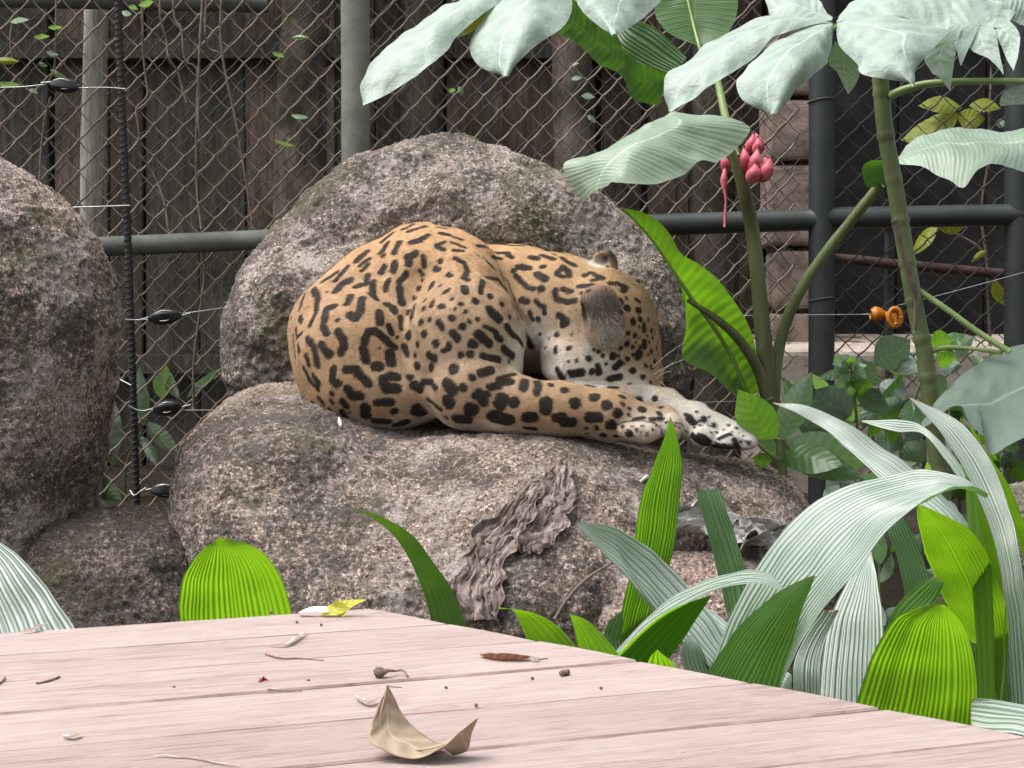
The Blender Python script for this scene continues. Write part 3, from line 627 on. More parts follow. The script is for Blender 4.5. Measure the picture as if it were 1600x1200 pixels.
# ================================================================== JAGUAR
def ellP(px, py, Y, rx, ry, rd, tilt=0): return (P(px, py, Y), (px2m(rx, Y), px2m(rd, Y), px2m(ry, Y)), math.radians(tilt))
def build_jaguar():
    lo = P(430, 740, 4.2); hi = P(1210, 320, 4.2); lo = np.array([lo[0], 3.86, lo[2]]); hi = np.array([hi[0], 4.72, hi[2]]); h = 0.0068
    G = grid_pts(lo, hi, h)
    def E(*a): c, r, t = ellP(*a); return sd_ell(G, c, r, 0, t)
    def K(pts):
        f = None
        for (a, b) in zip(pts[:-1], pts[1:]):
            d = sd_cap(G, P(*a[:3]), P(*b[:3]), px2m(a[3], a[2]), px2m(b[3], b[2])); f = d if f is None else smin(f, d, .02)
        return f
    torso = smin(E(562, 548, 4.34, 105, 118, 110), K([(536, 510, 4.36, 76), (600, 462, 4.38, 82), (662, 436, 4.38, 86), (700, 462, 4.40, 88)]), .06)
    neck = K([(690, 480, 4.42, 92), (800, 482, 4.42, 98), (880, 492, 4.36, 92), (930, 506, 4.30, 86)])
    torso = smin(torso, neck, .03)
    head = smin(E(944, 514, 4.27, 80, 90, 84), K([(952, 506, 4.27, 68), (978, 556, 4.25, 54), (996, 588, 4.24, 38)]), .035)
    head = smin(head, E(905, 565, 4.2, 62, 46, 46), .04)
    head = smin(head, E(985, 592, 4.22, 46, 30, 44), .03)
    body = smin(torso, head, .03)
    haunch = smin(E(566, 566, 4.22, 102, 108, 92), E(606, 612, 4.17, 108, 58, 70), .05)
    body = smin(body, haunch, .05)
    sh = smin(K([(722, 450, 4.27, 66), (724, 530, 4.16, 86), (738, 600, 4.09, 66)]), E(735, 545, 4.14, 88, 108, 62), .04)
    sh = smin(sh, E(706, 420, 4.32, 60, 62, 60), .05)
    leg = K([(728, 618, 4.07, 54), (800, 632, 4.04, 44), (880, 640, 4.02, 41), (955, 648, 4.0, 38), (1010, 660, 3.99, 28)])
    leg = smin(leg, E(1006, 668, 3.98, 44, 22, 34), .02)
    leg = smin(leg, E(998, 674, 3.945, 36, 17, 22, -4), .004)
    leg = smin(leg, E(1051, 668, 3.96, 17, 21, 22), .004)
    leg = smin(leg, E(1034, 651, 4.0, 26, 18, 22), .010)
    sh = smin(sh, leg, .035)
    body = smin(body, E(650, 468, 4.29, 62, 72, 58), .06)
    body = smin(body, sh, .03)
    far = K([(900, 618, 4.16, 24), (985, 624, 4.15, 22), (1030, 634, 4.14, 24), (1085, 660, 4.10, 29), (1140, 682, 4.08, 26)])
    far = smin(far, E(1152, 687, 4.07, 32, 21, 30, -18), .012)
    for q in ((1168, 690, 4.04, 16, 15, 16), (1136, 690, 4.03, 20, 17, 16), (1098, 682, 4.04, 22, 18, 18), (1166, 684, 4.09, 16, 14, 14)): far = smin(far, E(*q), .007)
    far = smin(far, K([(1000, 612, 4.14, 14), (1044, 622, 4.13, 13), (1064, 631, 4.12, 9)]), .01)
    body = smin(body, far, .008)
    # ears: cupped shells
    ear = smax(smin(E(938, 480, 4.105, 31, 36, 24, 14), E(947, 514, 4.118, 29, 34, 24, 0), .035), -E(905, 500, 4.085, 16, 36, 26, 14), .006); body = smin(body, ear, .010)
    ear2 = smax(E(944, 416, 4.33, 22, 26, 16, -14), -E(936, 410, 4.30, 15, 19, 16, -14), .005); body = smin(body, ear2, .010)
    # hollow between shoulder and throat
    body = smax(body, -E(846, 560, 4.13, 24, 40, 34, 12), .03)
    body = smax(body, np.float32(P(700, 690, 4.0)[2] - .03) - G[2], .02)
    e = 1.0; body[0], body[-1] = e, e; body[:, 0], body[:, -1] = e, e; body[:, :, 0], body[:, :, -1] = e, e
    V, Q = surface_nets(body, lo, h)
    fold = np.exp(-(np.linalg.norm((V - P(668, 470, 4.22)) / np.array([.16, .25, .14]), axis=1) ** 2)) + np.exp(-(np.linalg.norm((V - P(800, 470, 4.2)) / np.array([.09, .25, .16]), axis=1) ** 2))
    wr = 1 - np.abs(vnoise(V @ np.array([[.86, 0, -.5], [0, 1, 0], [.5, 0, .86]]) * [34, 12, 9], 91)) * 2
    V = V - vert_normals(V, Q) * (.0045 * fbm(V * 9, 3, 77) + .0035 * vnoise(V * [26, 26, 14], 78) - .006 * fold * wr)[:, None]
    V, Q = catmull(V, Q); return V, Q, vert_normals(V, Q)
JV, JQ, JN = build_jaguar(); jme = quad_mesh('body', JV, JQ)
bvh = BVHTree.FromPolygons(JV.tolist(), JQ.tolist())
CAMP = Vector((0, 0, CAMZ))
def hit(px, py):
    d = Vector(P(px, py, 4.0)) - CAMP; d.normalize(); r = bvh.ray_cast(CAMP, d, 20)
    return None if r[0] is None else np.array(r[0])
Z1 = """665,120 715,95:9|690,130 720,122:12|740,115 775,105:11|835,110 880,118:7|850,138 890,150:11|890,150 960,172:6|560,180 610,140:13|555,235 590,185:12|620,235 645,185:14|705,185 750,175 785,150:16|870,185 825,200 865,222:10|905,185 970,210:7|910,225 960,228:8|435,275 485,230:15|570,250:15|450,300 500,265:9|465,325 495,290:9|555,330 570,305:14|615,325 622,285:16|690,290 685,255 725,240:16|765,255 770,300:12|745,320 760,345:9|760,370:10|650,375 680,340:14|850,278:16|840,320 825,315:14|885,342 900,350:14|920,265 965,285 985,330 960,360 980,370:12|200,368 300,322:12|270,375 340,330:12|330,375 390,305:12|335,425 370,385 400,375:18|290,430:9|430,405 455,395:12|480,390 492,345:11|210,400 245,460 235,530 205,590:14|150,520 185,420:7|165,495:9|155,560 165,575:13|200,500:4|165,545:8|325,500 285,510 270,600 290,635:15|340,570:13|385,490 405,450:14|400,540 425,560 455,520 460,460:16|515,380 510,440 530,465:14|590,375 578,415:13|645,410 660,485:15|740,410:13|810,385 795,415:13|848,398:10|885,420 870,430:13|722,460:12|770,470:12|765,510:12|805,500 812,475:10|690,530 705,555 718,500:13|855,500:18|905,462:10|922,510:9|952,490:12|975,525:10|965,405 970,430:15|1020,475:17|545,530 550,580:17|580,490 615,510 620,530:14|595,600 605,630:13|650,550 655,610:8|635,650:8|475,680 490,625 525,620 560,650 620,700:15|470,715 480,765:18|525,795 550,800:18|600,735 605,775:20|548,710:6|135,610 140,650 165,630:9|145,690 150,720:12|112,560:7|122,640 132,750:6|190,660 225,700 245,790:14|185,745 200,785:13|260,690 300,735:16|345,625 370,660 375,700 355,730:16|320,810 315,860 340,880:16|385,810 430,810 470,860 490,880:16|390,905 410,940 455,940:16|170,800 200,860 245,910:9|220,840 245,880:12|310,925:16|310,970:13|365,970 385,995:13|245,945 270,980:8|215,970 260,1020:8|300,1010:14|360,1020 380,1050:12|400,1025:8|270,1030:8|570,860 580,905 630,905:18|600,845 630,850:16|480,1000 482,1040:20|540,975 600,975:16|620,1020:18|530,1065 590,1070:18|640,1085 680,1070:20|700,850:16|720,890 745,905:20|765,870 800,870 825,900:15|730,1000 760,1030 720,1020:20|790,960 850,1010:10|820,1025:8|750,580:18|795,568:12|840,575 855,605:13|690,640:22|770,637:18|735,685:16|670,700 685,735:14|720,738:12|825,685:19|865,720 890,705 890,685:12|905,555:17|955,600:17|990,578:10|1030,565:12|910,630 935,660:16|1000,680 1015,690:16|790,740 820,760:17|735,790:20|805,800:20|915,810:26|950,740:16|995,735:18|1005,850:16|880,880 910,910:24|960,900:20|885,970:34|1000,1010:34|1040,930 1060,975:20|1020,940 1075,935:16|1075,360 1130,370 1170,420:10|1055,375 1045,430:13|1095,450:16|1150,490:14|1090,520 1130,560:22|1190,550:10|1065,600 1130,630:10|1035,640 1085,680:20|1125,650 1150,665:13|1060,745 1130,765:16|1160,715 1200,745:16|1185,775:10|1050,830 1100,815:18|1180,600 1250,690:14|1090,895 1130,895:16|1150,870 1190,870:22|1160,845 1220,835:8|1140,980 1150,960:28|1210,975:26|1110,1045 1180,1060:28|930,1055 980,1060:26|875,1050:12|1210,325:14|1245,300:14|1230,360:13|1030,245 1120,320:3|1060,260 1180,380 1220,480:3|1200,480 1230,560:4"""
Z2 = """20,138 75,138:9|110,170 160,168 185,190:13|90,190 130,195:11|130,130 250,135:6|270,130 400,180:5|215,238 265,240:16|190,258:13|205,280 260,335 290,340:12|325,340:18|305,270 345,295:17|335,235:16|280,190 305,195:16|330,180 385,200:14|400,270 430,235 455,255 460,280:14|400,270 430,285:12|420,190 490,235:11|395,345 400,385 440,405 490,400:12|435,345 470,355:14|535,280:16|560,265 620,290:14|570,300 600,295:10|510,330 590,325:12|520,365 560,350:8|655,315 690,320 730,340 715,355:12|690,310 745,335:6|235,395 255,400:15|300,400 340,430 345,460:12|265,450 290,490:8|315,485:13|415,470 450,500 430,515:16|405,562:14|320,560:8|365,580:7|395,635:17|345,625:8|475,560:6|460,625:14|555,680:14|498,688:9|455,690:6|600,645:11|620,665:10|575,635:8|705,405:15|740,435:19|795,445:16|710,457:13|768,500:18|803,490:14|735,385:8|780,390 800,405:8|820,520 820,540:12|740,555:14|775,567:12|797,528:7|735,610:13|765,625:9|822,600 822,620:13|855,545:11|840,495:9|705,630:13|672,668:18|795,650 795,670:15|740,678:12|855,645:11|880,630:8|870,690:10|855,720:12|830,715:10|815,765:12|765,735:15|680,720 705,700:13|885,600:5|860,580:9|470,750 520,745:18|570,740:14|605,745 600,715:14|655,775 700,765:16|750,800:10|405,730 430,775:14|650,815 690,815:8|540,805 580,815:6|850,790:8|235,820 250,785:17|300,840 310,790:16|370,805:14|435,828:19|345,895 345,915:28|485,890:26|580,862:24|640,900:24|705,858 725,862:10|790,875:18|870,868:14|715,895:12|745,915:9|808,920:20|690,940:22|660,995:24|555,960 600,960:22|590,1010:12|540,1012:10|545,1040:8|620,1045:16|715,1005:10|745,950:9|895,912:12|890,940:14|390,965 425,960:20|430,985 470,985:22|255,960 285,960:22|250,1010 290,1015:10|680,1050:13|745,1040:17|850,968 910,965:9|770,970 820,962:7|810,1000:7|780,1015:8|830,1040:8|860,1020:8|1030,960 1060,985:14|1105,968:14|1155,998:10|1090,1000:8|1080,1055 1120,1080:18|1180,1060 1230,1040:9|1225,1000:7|1265,1015:9|1250,1070 1270,1110:12|1150,1090 1240,1110:14|1045,1045 1080,1070:12|1320,1090:8|1300,1050:5|1130,960:5|1200,1020:5|1060,1010:7|1140,1030:6|255,565 280,620:14|690,995 740,982 800,974 870,985 905,1018 906,1052:2.5|918,982 1000,990 1024,1030:2.5|1170,1060 1210,1042 1250,1052:3|1240,1092 1290,1068 1330,1080:3|1100,1088 1200,1108 1320,1122:9|690,560:6|650,585:4|860,470:6|870,510:7|835,570:7|800,620:9|845,600:7|770,660:8|870,560:6|720,520:7|690,500:6|885,660:5|700,670:8|720,700:7|640,700:8|840,660:7|895,720:5|1070,935:7|1085,975:6|1130,1000:6|1165,1030:7|1200,1055:6|1240,1030:6|1285,1075:7|1310,1080:6|1015,945:8|760,1000:5|800,1030:6|880,1000:6|930,985:7|960,1000:6|985,1010:5|950,1040:7|1000,1040:6|720,575:6|745,590:5|780,600:6|800,580:6"""
strokes = []  # coat spots, plus crease shade painted as thin dark lines along folds and toes
def add_stroke(pts, r):
    Pt = []
    for (a, b), (c, d) in (zip(pts[:-1], pts[1:]) if len(pts) > 1 else [(pts[0], pts[0])]):
        n = max(1, int(math.hypot(c - a, d - b) / 5)) if (a, b) != (c, d) else 0
        for k in range(n + 1):
            q = hit(a + (c - a) * k / max(n, 1), b + (d - b) * k / max(n, 1))
            if q is not None: Pt.append(q)
    if Pt: strokes.append((np.array(Pt), (r * (1.24 if len(pts) > 1 else 1.14)) * 4.15 / F + .0006))
for txt, ox, oy, s in ((Z1, 420, 320, 3.1575), (Z2, 740, 340, 3.077)):
    for e in txt.split('|'):
        big = 1.12 if ox == 420 and ' ' in e and float(e.split(',')[0]) < 700 else 1.0
        a, r = e.split(':'); pts = [tuple(float(v) for v in p.split(',')) for p in a.split()]
        add_stroke([(ox + x / s, oy + y / s) for x, y in pts], float(r) * big / s)
# rosettes for the sides that face away
view = np.array([0, 0, CAMZ]) - JV; view /= np.linalg.norm(view, axis=1, keepdims=True)
facing = (JN * view).sum(1); cand = np.argwhere((facing < 0.02) & (JN[:, 2] > -.75)).ravel(); placed = []
from mathutils.kdtree import KDTree
allp = np.concatenate([s[0] for s in strokes]); kd = KDTree(len(allp))
for i, p_ in enumerate(allp): kd.insert(p_, i)
kd.balance()
for i in RNG.permutation(cand)[:2500]:
    p = JV[i]
    if kd.find(p)[2] < .045: continue
    if placed and np.min(((np.array(placed) - p) ** 2).sum(1)) < .068 ** 2: continue
    placed.append(p); n = JN[i]; t1 = np.cross(n, [.3, .2, .9]); t1 /= np.linalg.norm(t1); t2 = np.cross(n, t1); a0 = RNG.uniform(0, 6.28)
    for q in range(4):
        aa = a0 + q * 1.57 + RNG.uniform(-.3, .3); ar = np.linspace(aa - .42, aa + .42, 3); R_ = RNG.uniform(.016, .021)
        strokes.append((p + R_ * (np.cos(ar)[:, None] * t1 + np.sin(ar)[:, None] * t2), RNG.uniform(.0052, .0075)))
def zone(p, px, py, Y, r): return np.exp(-(np.linalg.norm((p - P(px, py, Y)) / px2m(r, Y), axis=1) ** 2))
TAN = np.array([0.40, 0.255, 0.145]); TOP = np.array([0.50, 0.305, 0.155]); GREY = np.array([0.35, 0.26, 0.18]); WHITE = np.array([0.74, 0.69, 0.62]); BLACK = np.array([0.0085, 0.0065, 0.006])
ROS = []
for cx_, cy_, r_ in ((200,500,45),(305,570,38),(430,500,36),(312,690,45),(550,705,60),(410,870,66),(190,720,40),(560,1020,52),(830,205,22),(725,305,36),(600,875,30),(955,320,30),(800,490,28),(1095,400,34),(560,540,30)):
    h_ = hit(420 + cx_ / 3.1575, 320 + cy_ / 3.1575)
    if h_ is not None: ROS.append((h_, r_ / 3.1575 * 4.15 / F))
def coat(p, nrm):
    q = p + .0030 * np.stack([vnoise(p * 52, 1), vnoise(p * 52, 2), vnoise(p * 52, 3)], -1)
    c = np.repeat(TAN[None], len(p), 0)
    def blend(col, w): nonlocal c; w = np.clip(w, 0, 1)[:, None]; c = c * (1 - w) + col * w
    z = p[:, 2]
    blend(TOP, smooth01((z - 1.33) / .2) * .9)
    blend(GREY, zone(p, 730, 560, 4.08, 95) * .85); blend(GREY, zone(p, 620, 640, 4.08, 70) * .6)
    blend(GREY, zone(p, 880, 520, 4.15, 70) * .6)
    for a in ((815, 540, 4.1, 30, .9), (800, 572, 4.08, 24, .9), (880, 585, 4.14, 34, 1.0), (915, 592, 4.14, 36, 1.0), (945, 585, 4.15, 30, .9), (940, 545, 4.14, 26, .8), (985, 600, 4.15, 26, .5),
              (1010, 618, 4.12, 24, .9), (1050, 628, 4.1, 22, .9), (1000, 676, 3.95, 30, .9), (1050, 668, 3.96, 26, .9), (1085, 655, 4.08, 34, 1.1), (1130, 675, 4.04, 42, 1.4), (1165, 690, 4.02, 40, 1.4), (1095, 678, 4.02, 36, 1.2),
              (690, 655, 4.06, 22, .55), (690, 668, 4.1, 26, .5), (770, 672, 4.0, 20, .6), (846, 560, 4.16, 30, .7), (836, 525, 4.22, 30, .9), (850, 585, 4.18, 30, .9)): blend(WHITE, zone(p, *a[:4]) * a[4] * 1.1)
    blend(np.array([.30, .19, .10]), zone(p, 992, 560, 4.2, 34) * .5)
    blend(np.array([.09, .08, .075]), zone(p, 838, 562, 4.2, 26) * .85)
    for h_, r_ in ROS: blend(np.array([.33, .185, .085]), .62 * (1 - smooth01((np.linalg.norm(p - h_, axis=1) - r_ * .7) / (r_ * .6))))
    # belly and underside pale
    blend(WHITE, np.clip(-nrm[:, 2] - .55, 0, 1) * 1.2)
    # ear back: smoke grey with a dark rim and pale fringe
    earz = zone(p, 940, 482, 4.08, 44); blend(np.array([.115, .088, .075]), np.clip(earz * 2.1 - .6, 0, 1))
    blend(np.array([.55, .48, .40]), zone(p, 945, 530, 4.09, 24) * 1.1); blend(np.array([.016, .012, .011]), zone(p, 905, 486, 4.11, 17) * 1.7); blend(np.array([.5, .44, .36]), zone(p, 917, 500, 4.085, 8) * .9)
    blend(np.array([.7, .66, .62]), zone(p, 934, 414, 4.30, 16) * 1.4); blend(np.array([.03, .026, .024]), zone(p, 952, 403, 4.33, 13) * 1.7)
    dark = np.zeros(len(p)); order = np.argsort(q[:, 0]); qs = q[order]; qx = qs[:, 0]; ds = np.zeros(len(p))
    for pts, r in strokes:
        R = r + .003; lo = pts.min(0) - R; hi = pts.max(0) + R
        i0, i1 = np.searchsorted(qx, (lo[0], hi[0])); s_ = qs[i0:i1]
        ix = np.nonzero((s_[:, 1] > lo[1]) & (s_[:, 1] < hi[1]) & (s_[:, 2] > lo[2]) & (s_[:, 2] < hi[2]))[0]
        if len(ix) == 0: continue
        s_ = s_[ix]; d = ((s_ - pts[0]) ** 2).sum(1)
        for a, b in zip(pts[:-1], pts[1:]):
            ab = b - a; L2_ = ab @ ab
            if L2_ > .0012: continue
            w_ = s_ - a; t = np.clip((w_ @ ab) / max(L2_, 1e-12), 0, 1); d = np.minimum(d, ((w_ - t[:, None] * ab) ** 2).sum(1))
        ix += i0; ds[ix] = np.maximum(ds[ix], 1 - smooth01((np.sqrt(d) - r + .0016) / .0034))
    dark[order] = ds
    n = .5 + .5 * fbm(p * 160, 2, 5); c = c * (0.80 + .4 * n)[:, None] * (0.93 + .14 * fbm(p * 18, 3, 8))[:, None]
    return c * (1 - dark[:, None] * .97) + BLACK * dark[:, None]
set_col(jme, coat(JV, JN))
m = Mat('jaguar_coat', .72, .25); at = m.n('Attribute'); at.attribute_name = 'Col'
fz = m.noise(260, 4, .7); m.color(m.mix(.35, at.outputs['Color'], m.ramp(fz, [(.3, (.35, .35, .35)), (.7, (.66, .66, .66))]), 'OVERLAY'))
m.b.inputs['Sheen Weight'].default_value = .05; m.b.inputs['Sheen Roughness'].default_value = .5
m.bump(m.noise(190, 4, .7, vec=m.co('Object', (1, 1, .45))), .35, .004); MAT_COAT = m.m
jb = P(700, 672, 4.15)
jag = thing('jaguar', 'sleeping spotted jaguar curled on the flat boulder with its head on its forepaws', 'jaguar', jb)
body = obj('body', jme, MAT_COAT, jag)
# short fur laid along the body
tri = np.concatenate([JQ[:, [0, 1, 2]], JQ[:, [0, 2, 3]]])
area = np.linalg.norm(np.cross(JV[tri[:, 1]] - JV[tri[:, 0]], JV[tri[:, 2]] - JV[tri[:, 0]]), axis=1)
fc = (JN[tri[:, 0]] * view[tri[:, 0]]).sum(1); area = area * np.where(fc > -.25, 1, .12)
NF = 200000; ti = RNG.choice(len(tri), NF, p=area / area.sum()); u = RNG.random((NF, 2)); fl = u.sum(1) > 1; u[fl] = 1 - u[fl]
A, B, C_ = JV[tri[ti, 0]], JV[tri[ti, 1]], JV[tri[ti, 2]]; root = A + u[:, :1] * (B - A) + u[:, 1:] * (C_ - A)
nr = JN[tri[ti, 0]]; flow = np.repeat(np.array([[-.75, .1, -.55]]), NF, 0)
legm = (root[:, 0] > P(760, 600, 4.05)[0]) & (root[:, 2] < P(700, 598, 4.05)[2]); flow[legm] = [.85, -.1, -.35]
hd = root[:, 0] > P(900, 500, 4.2)[0]; flow[hd & ~legm] = [-.35, .1, .3]
flow = flow + .33 * RNG.normal(size=(NF, 3)) + .5 * np.stack([vnoise(root * 14, 3), vnoise(root * 14, 4), vnoise(root * 14, 5)], -1)
flow -= nr * (flow * nr).sum(1, keepdims=True); flow /= np.maximum(np.linalg.norm(flow, axis=1, keepdims=True), 1e-6)
L = RNG.uniform(.006, .0105, (NF, 1)); earf = (zone(root, 942, 528, 4.10, 24) > .4); L[earf] *= 2.4
side = np.cross(flow, nr); wd = .00075
tip = root + flow * L * .93 + nr * L * RNG.uniform(.10, .34, (NF, 1))
FV = np.stack([root - side * wd - nr * .001, root + side * wd - nr * .001, tip], 1).reshape(-1, 3)
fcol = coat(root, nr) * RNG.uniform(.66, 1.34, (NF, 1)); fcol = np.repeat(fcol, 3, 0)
fme = make_mesh('fur', FV, np.arange(NF * 3).reshape(-1, 3), smooth=False, col=fcol)
m = Mat('jaguar_fur', .7, .15); at = m.n('Attribute'); at.attribute_name = 'Col'; m.color(at.outputs['Color'])
tag(obj('fur', fme, m.m, body), kind='stuff')
# long pale hairs inside the near ear
er = []
for k in range(260):
    h_ = hit(RNG.normal(948, 15), RNG.normal(510, 12))
    if h_ is None: continue
    d_ = np.array([RNG.normal(.25, .5), -.35, RNG.normal(-.8, .3)]); d_ /= np.linalg.norm(d_); L_ = RNG.uniform(.014, .034); s_ = np.cross(d_, [0, 1, 0]) * .0006
    er += [h_ - s_, h_ + s_, h_ + d_ * L_ + [0, 0, -.12 * L_]]
er = np.array(er); eme = make_mesh('ear_hair', er, np.arange(len(er)).reshape(-1, 3), smooth=False, col=np.repeat(RNG.uniform(.13, .42, (len(er) // 3, 1)) * np.array([[1, .92, .82]]), 3, 0)); tag(obj('ear_hair', eme, m.m, body), kind='stuff')
MAT_WHISK = plain_mat('whisker', (.75, .72, .68, 1), .5, .1)
for (a, b) in [((1018, 575), (1070, 535)), ((1022, 585), (1068, 562)), ((1026, 592), (1052, 566)), ((1030, 596), (1046, 612)), ((1028, 600), (1042, 618)), ((1000, 598), (985, 618)), ((1006, 602), (996, 622)), ((1030, 588), (1050, 580))]:
    p0, p1 = P(*a, 4.17), P(*b, 4.11)
    V, Fc = tube([p0, (p0 + p1) / 2 + [0, 0, .004], p1], [.0008, .0004], 10, 4); obj('whisker', make_mesh('whisker', V, Fc), MAT_WHISK, jag)
# ================================================================== PLANTS
def sheet(rails, Ys, n=46, sub=6, pleats=0, amp=.0, lateral=0, lamp=.0, bow=.0, root=None, wob=.004, seed=0, pet=.012, fx=(0, 0, 1)):
    """surface through rails given as photograph pixels with their own distances; ribs are folded into it"""
    R = []
    for r, Y in zip(rails, Ys):
        yy = np.interp(np.linspace(0, 1, len(r)), np.linspace(0, 1, len(Y)), Y)
        R.append(resample([P(fx[0] + a / fx[2], fx[1] + b / fx[2], y) for (a, b), y in zip(r, yy)], n))
    R = np.stack(R, 1); k = R.shape[1]; m = max((k - 1) * sub + 1, pleats * 4 + 1 if pleats else 0)
    G = np.stack([resample(R[i], m) if k > 2 else R[i, :1] + (R[i, 1:] - R[i, :1]) * np.linspace(0, 1, m)[:, None] for i in range(n)])
    s = np.linspace(0, 1, m)[None]; t = np.linspace(0, 1, n)[:, None]
    wdt = np.linalg.norm(G[:, -1] - G[:, 0], axis=1)[:, None]; N = grid_normals(G)
    if bow: G = G + N * (bow * wdt * (1 - (2 * s - 1) ** 2))[..., None]
    if root is not None:
        root = np.asarray(root, float); c0 = G[0].mean(0); off = G[0] - c0; d0 = G[min(4, n-1)].mean(0) - c0; d0 /= max(np.linalg.norm(d0), 1e-6)
        L = np.linalg.norm(c0 - root); q = resample([root, root * .55 + c0 * .45 - d0 * .1 * L + np.array([0, 0, .08 * L]), c0], 15)[:-1]
        wv = smooth01(np.linspace(0, 1, 15)[:-1]) ** .8; wd0 = max(np.linalg.norm(off[0] - off[-1]), 1e-6)
        wv = np.maximum(wv, pet / wd0); pre = q[:, None] + off[None] * wv[:, None, None]
        G = np.concatenate([pre, G]); n = len(G); t = np.linspace(0, 1, n)[:, None]; wdt = np.linalg.norm(G[:, -1] - G[:, 0], axis=1)[:, None]
    N = grid_normals(G)
    if pleats:
        s_j = s + .55 / pleats * (vnoise(np.stack([s * pleats * .45, 0 * s + seed * 1.7, 0 * s], -1), 5)); ph = s_j * pleats; tri = 2 * np.abs(2 * (ph - np.floor(ph + .5))) - 1; fade = np.clip(wdt / max(wdt.max(), 1e-6), 0, 1)
        jit = 1 + .5 * vnoise(np.stack([s * 9 + 0 * t, t * 1.5 + 0 * s, 0 * s * t + seed], -1), 3)
        G = G + N * (amp * tri * fade * jit)[..., None]
    if lateral:
        arch = np.abs(2 * s - 1); ph = t * lateral - 1.1 * arch
        G = G + N * (lamp * np.sin(2 * np.pi * ph) * np.minimum(1, arch * 3) * np.clip(wdt / wdt.max(), .1, 1))[..., None]
    G = G + N * (wob * vnoise(np.stack([G[..., 0] * 22, G[..., 1] * 22, G[..., 2] * 22], -1), seed + 4))[..., None]
    uv = np.stack([np.repeat(s_j if pleats else s, n, 0) * (pleats or 1), np.repeat(t, m, 1)], -1).reshape(-1, 2)
    return G.reshape(-1, 3), grid_faces(n, m), uv
def leaf(name, rails, Ys, mat, parent, **kw):
    V, Fc, uv = sheet(rails, Ys, **kw); return obj(name, make_mesh(name, V, Fc, uv=uv), mat, parent)
def multi_leaf(name, pieces, mat, parent, **kw):
    first = None
    for rails, Ys, kk in pieces:
        o = leaf(name if first is None else 'lobe', rails, Ys, mat, parent if first is None else first, **{**kw, **kk}); first = first or o
    return first
def stem(name, pts, radii, mat, parent, n=40, seg=12, Y=4, jit=0, rings=None):
    V, Fc = tube([P(*p) for p in pts], [px2m(r, Y) for r in radii], n, seg)
    return obj(name, make_mesh(name, V, Fc), mat, parent)

PALM = leaf_mat('palm_grass', (.050, .125, .032, 1), (.27, .54, .012, 1), .40, .6, .50, 1, (.10, .20, .05, 1), samt=.5, tip=.7)
PALMM = leaf_mat('palm_grass_green', (.045, .115, .030, 1), (.19, .44, .012, 1), .42, .6, .42, 1, (.09, .17, .06, 1), samt=.5, tip=.7)
PALMW = leaf_mat('palm_grass_sheen', (.060, .125, .060, 1), (.16, .32, .06, 1), .40, .9, .28, 2, (.56, .62, .585, 1), wax=(.36, .43, .39, 1), wax_amt=.25, samt=.88, tip=.6)  # sky sheen of upward-facing blades painted in as whitish stripes and tint
PALMD = leaf_mat('palm_grass_dark', (.040, .095, .034, 1), (.16, .34, .02, 1), .42, .6, .34, 1, (.06, .13, .05, 1))
BAN = leaf_mat('banana_leaf', (.085, .17, .075, 1), (.29, .62, .012, 1), .42, .6, .50, 26, (.10, .20, .085, 1), True)
BAND = leaf_mat('banana_leaf_deep', (.05, .12, .04, 1), (.06, .17, .008, 1), .45, .5, .4, 20, (.07, .15, .05, 1), True)
BANW = leaf_mat('banana_leaf_pale', (.13, .22, .13, 1), (.25, .45, .10, 1), .45, .7, .28, 34, (.22, .31, .22, 1), True, wax=(.40, .49, .42, 1), wax_amt=.6, crinkle=.15, samt=.4)
CEC = leaf_mat('cecropia_leaf', (.16, .25, .18, 1), (.26, .42, .12, 1), .52, .5, .25, 7, (.30, .38, .32, 1), True, wax=(.47, .55, .515, 1), wax_amt=.62, crinkle=.5)
CECG = leaf_mat('cecropia_leaf_grey', (.12, .19, .14, 1), (.16, .28, .10, 1), .55, .5, .22, 5, (.16, .23, .17, 1), True, wax=(.25, .31, .27, 1), wax_amt=.5, crinkle=.4)
SHRUB = leaf_mat('shrub_leaf', (.055, .12, .045, 1), (.22, .46, .03, 1), .36, .7, .40, 8, (.08, .16, .06, 1), True)
SHRUBP = leaf_mat('shrub_leaf_pale', (.12, .21, .11, 1), (.26, .45, .10, 1), .40, .7, .35, 9, (.20, .30, .18, 1), True, wax=(.30, .38, .31, 1), wax_amt=.35)
SHRUBD = leaf_mat('shrub_leaf_dull', (.09, .14, .10, 1), (.14, .24, .08, 1), .5, .6, .25, 7, (.13, .19, .14, 1), True, wax=(.20, .26, .22, 1), wax_amt=.5)
YELL = leaf_mat('yellow_leaf', (.20, .24, .03, 1), (.42, .50, .02, 1), .5, .4, .5, 7, (.28, .32, .05, 1), True)
STEMG = plain_mat('green_stem', (.125, .17, .055, 1), .5, .4, 22, .15, .5, 0, (.085, .10, .04, 1), (1, 1, .3))
STEML = plain_mat('light_stem', (.24, .33, .11, 1), .45, .3, 22, .1, .5)
STEMB = plain_mat('banana_stem', (.105, .125, .042, 1), .5, .5, 12, .2, .5, 0, (.055, .05, .022, 1), (2, 2, .3))

# ---- palm grass. coordinates of the right clump come in the 2.0686x crop that starts at (900, 620)
Z8 = (900, 620, 2.0686)
def groot(px, py, Y): p = P(px, py, Y); return np.array([p[0], p[1], float(ground_z(np.array(p[0]), np.array(p[1]))) - .02])
pg = thing('palm_grass', 'big palm grass clump with a long silver-sheened arching leaf beside the deck', 'plant', groot(1180, 900, 2.35), 'palm grass plants')
R0 = groot(1180, 900, 2.35)
kw = dict(fx=Z8)
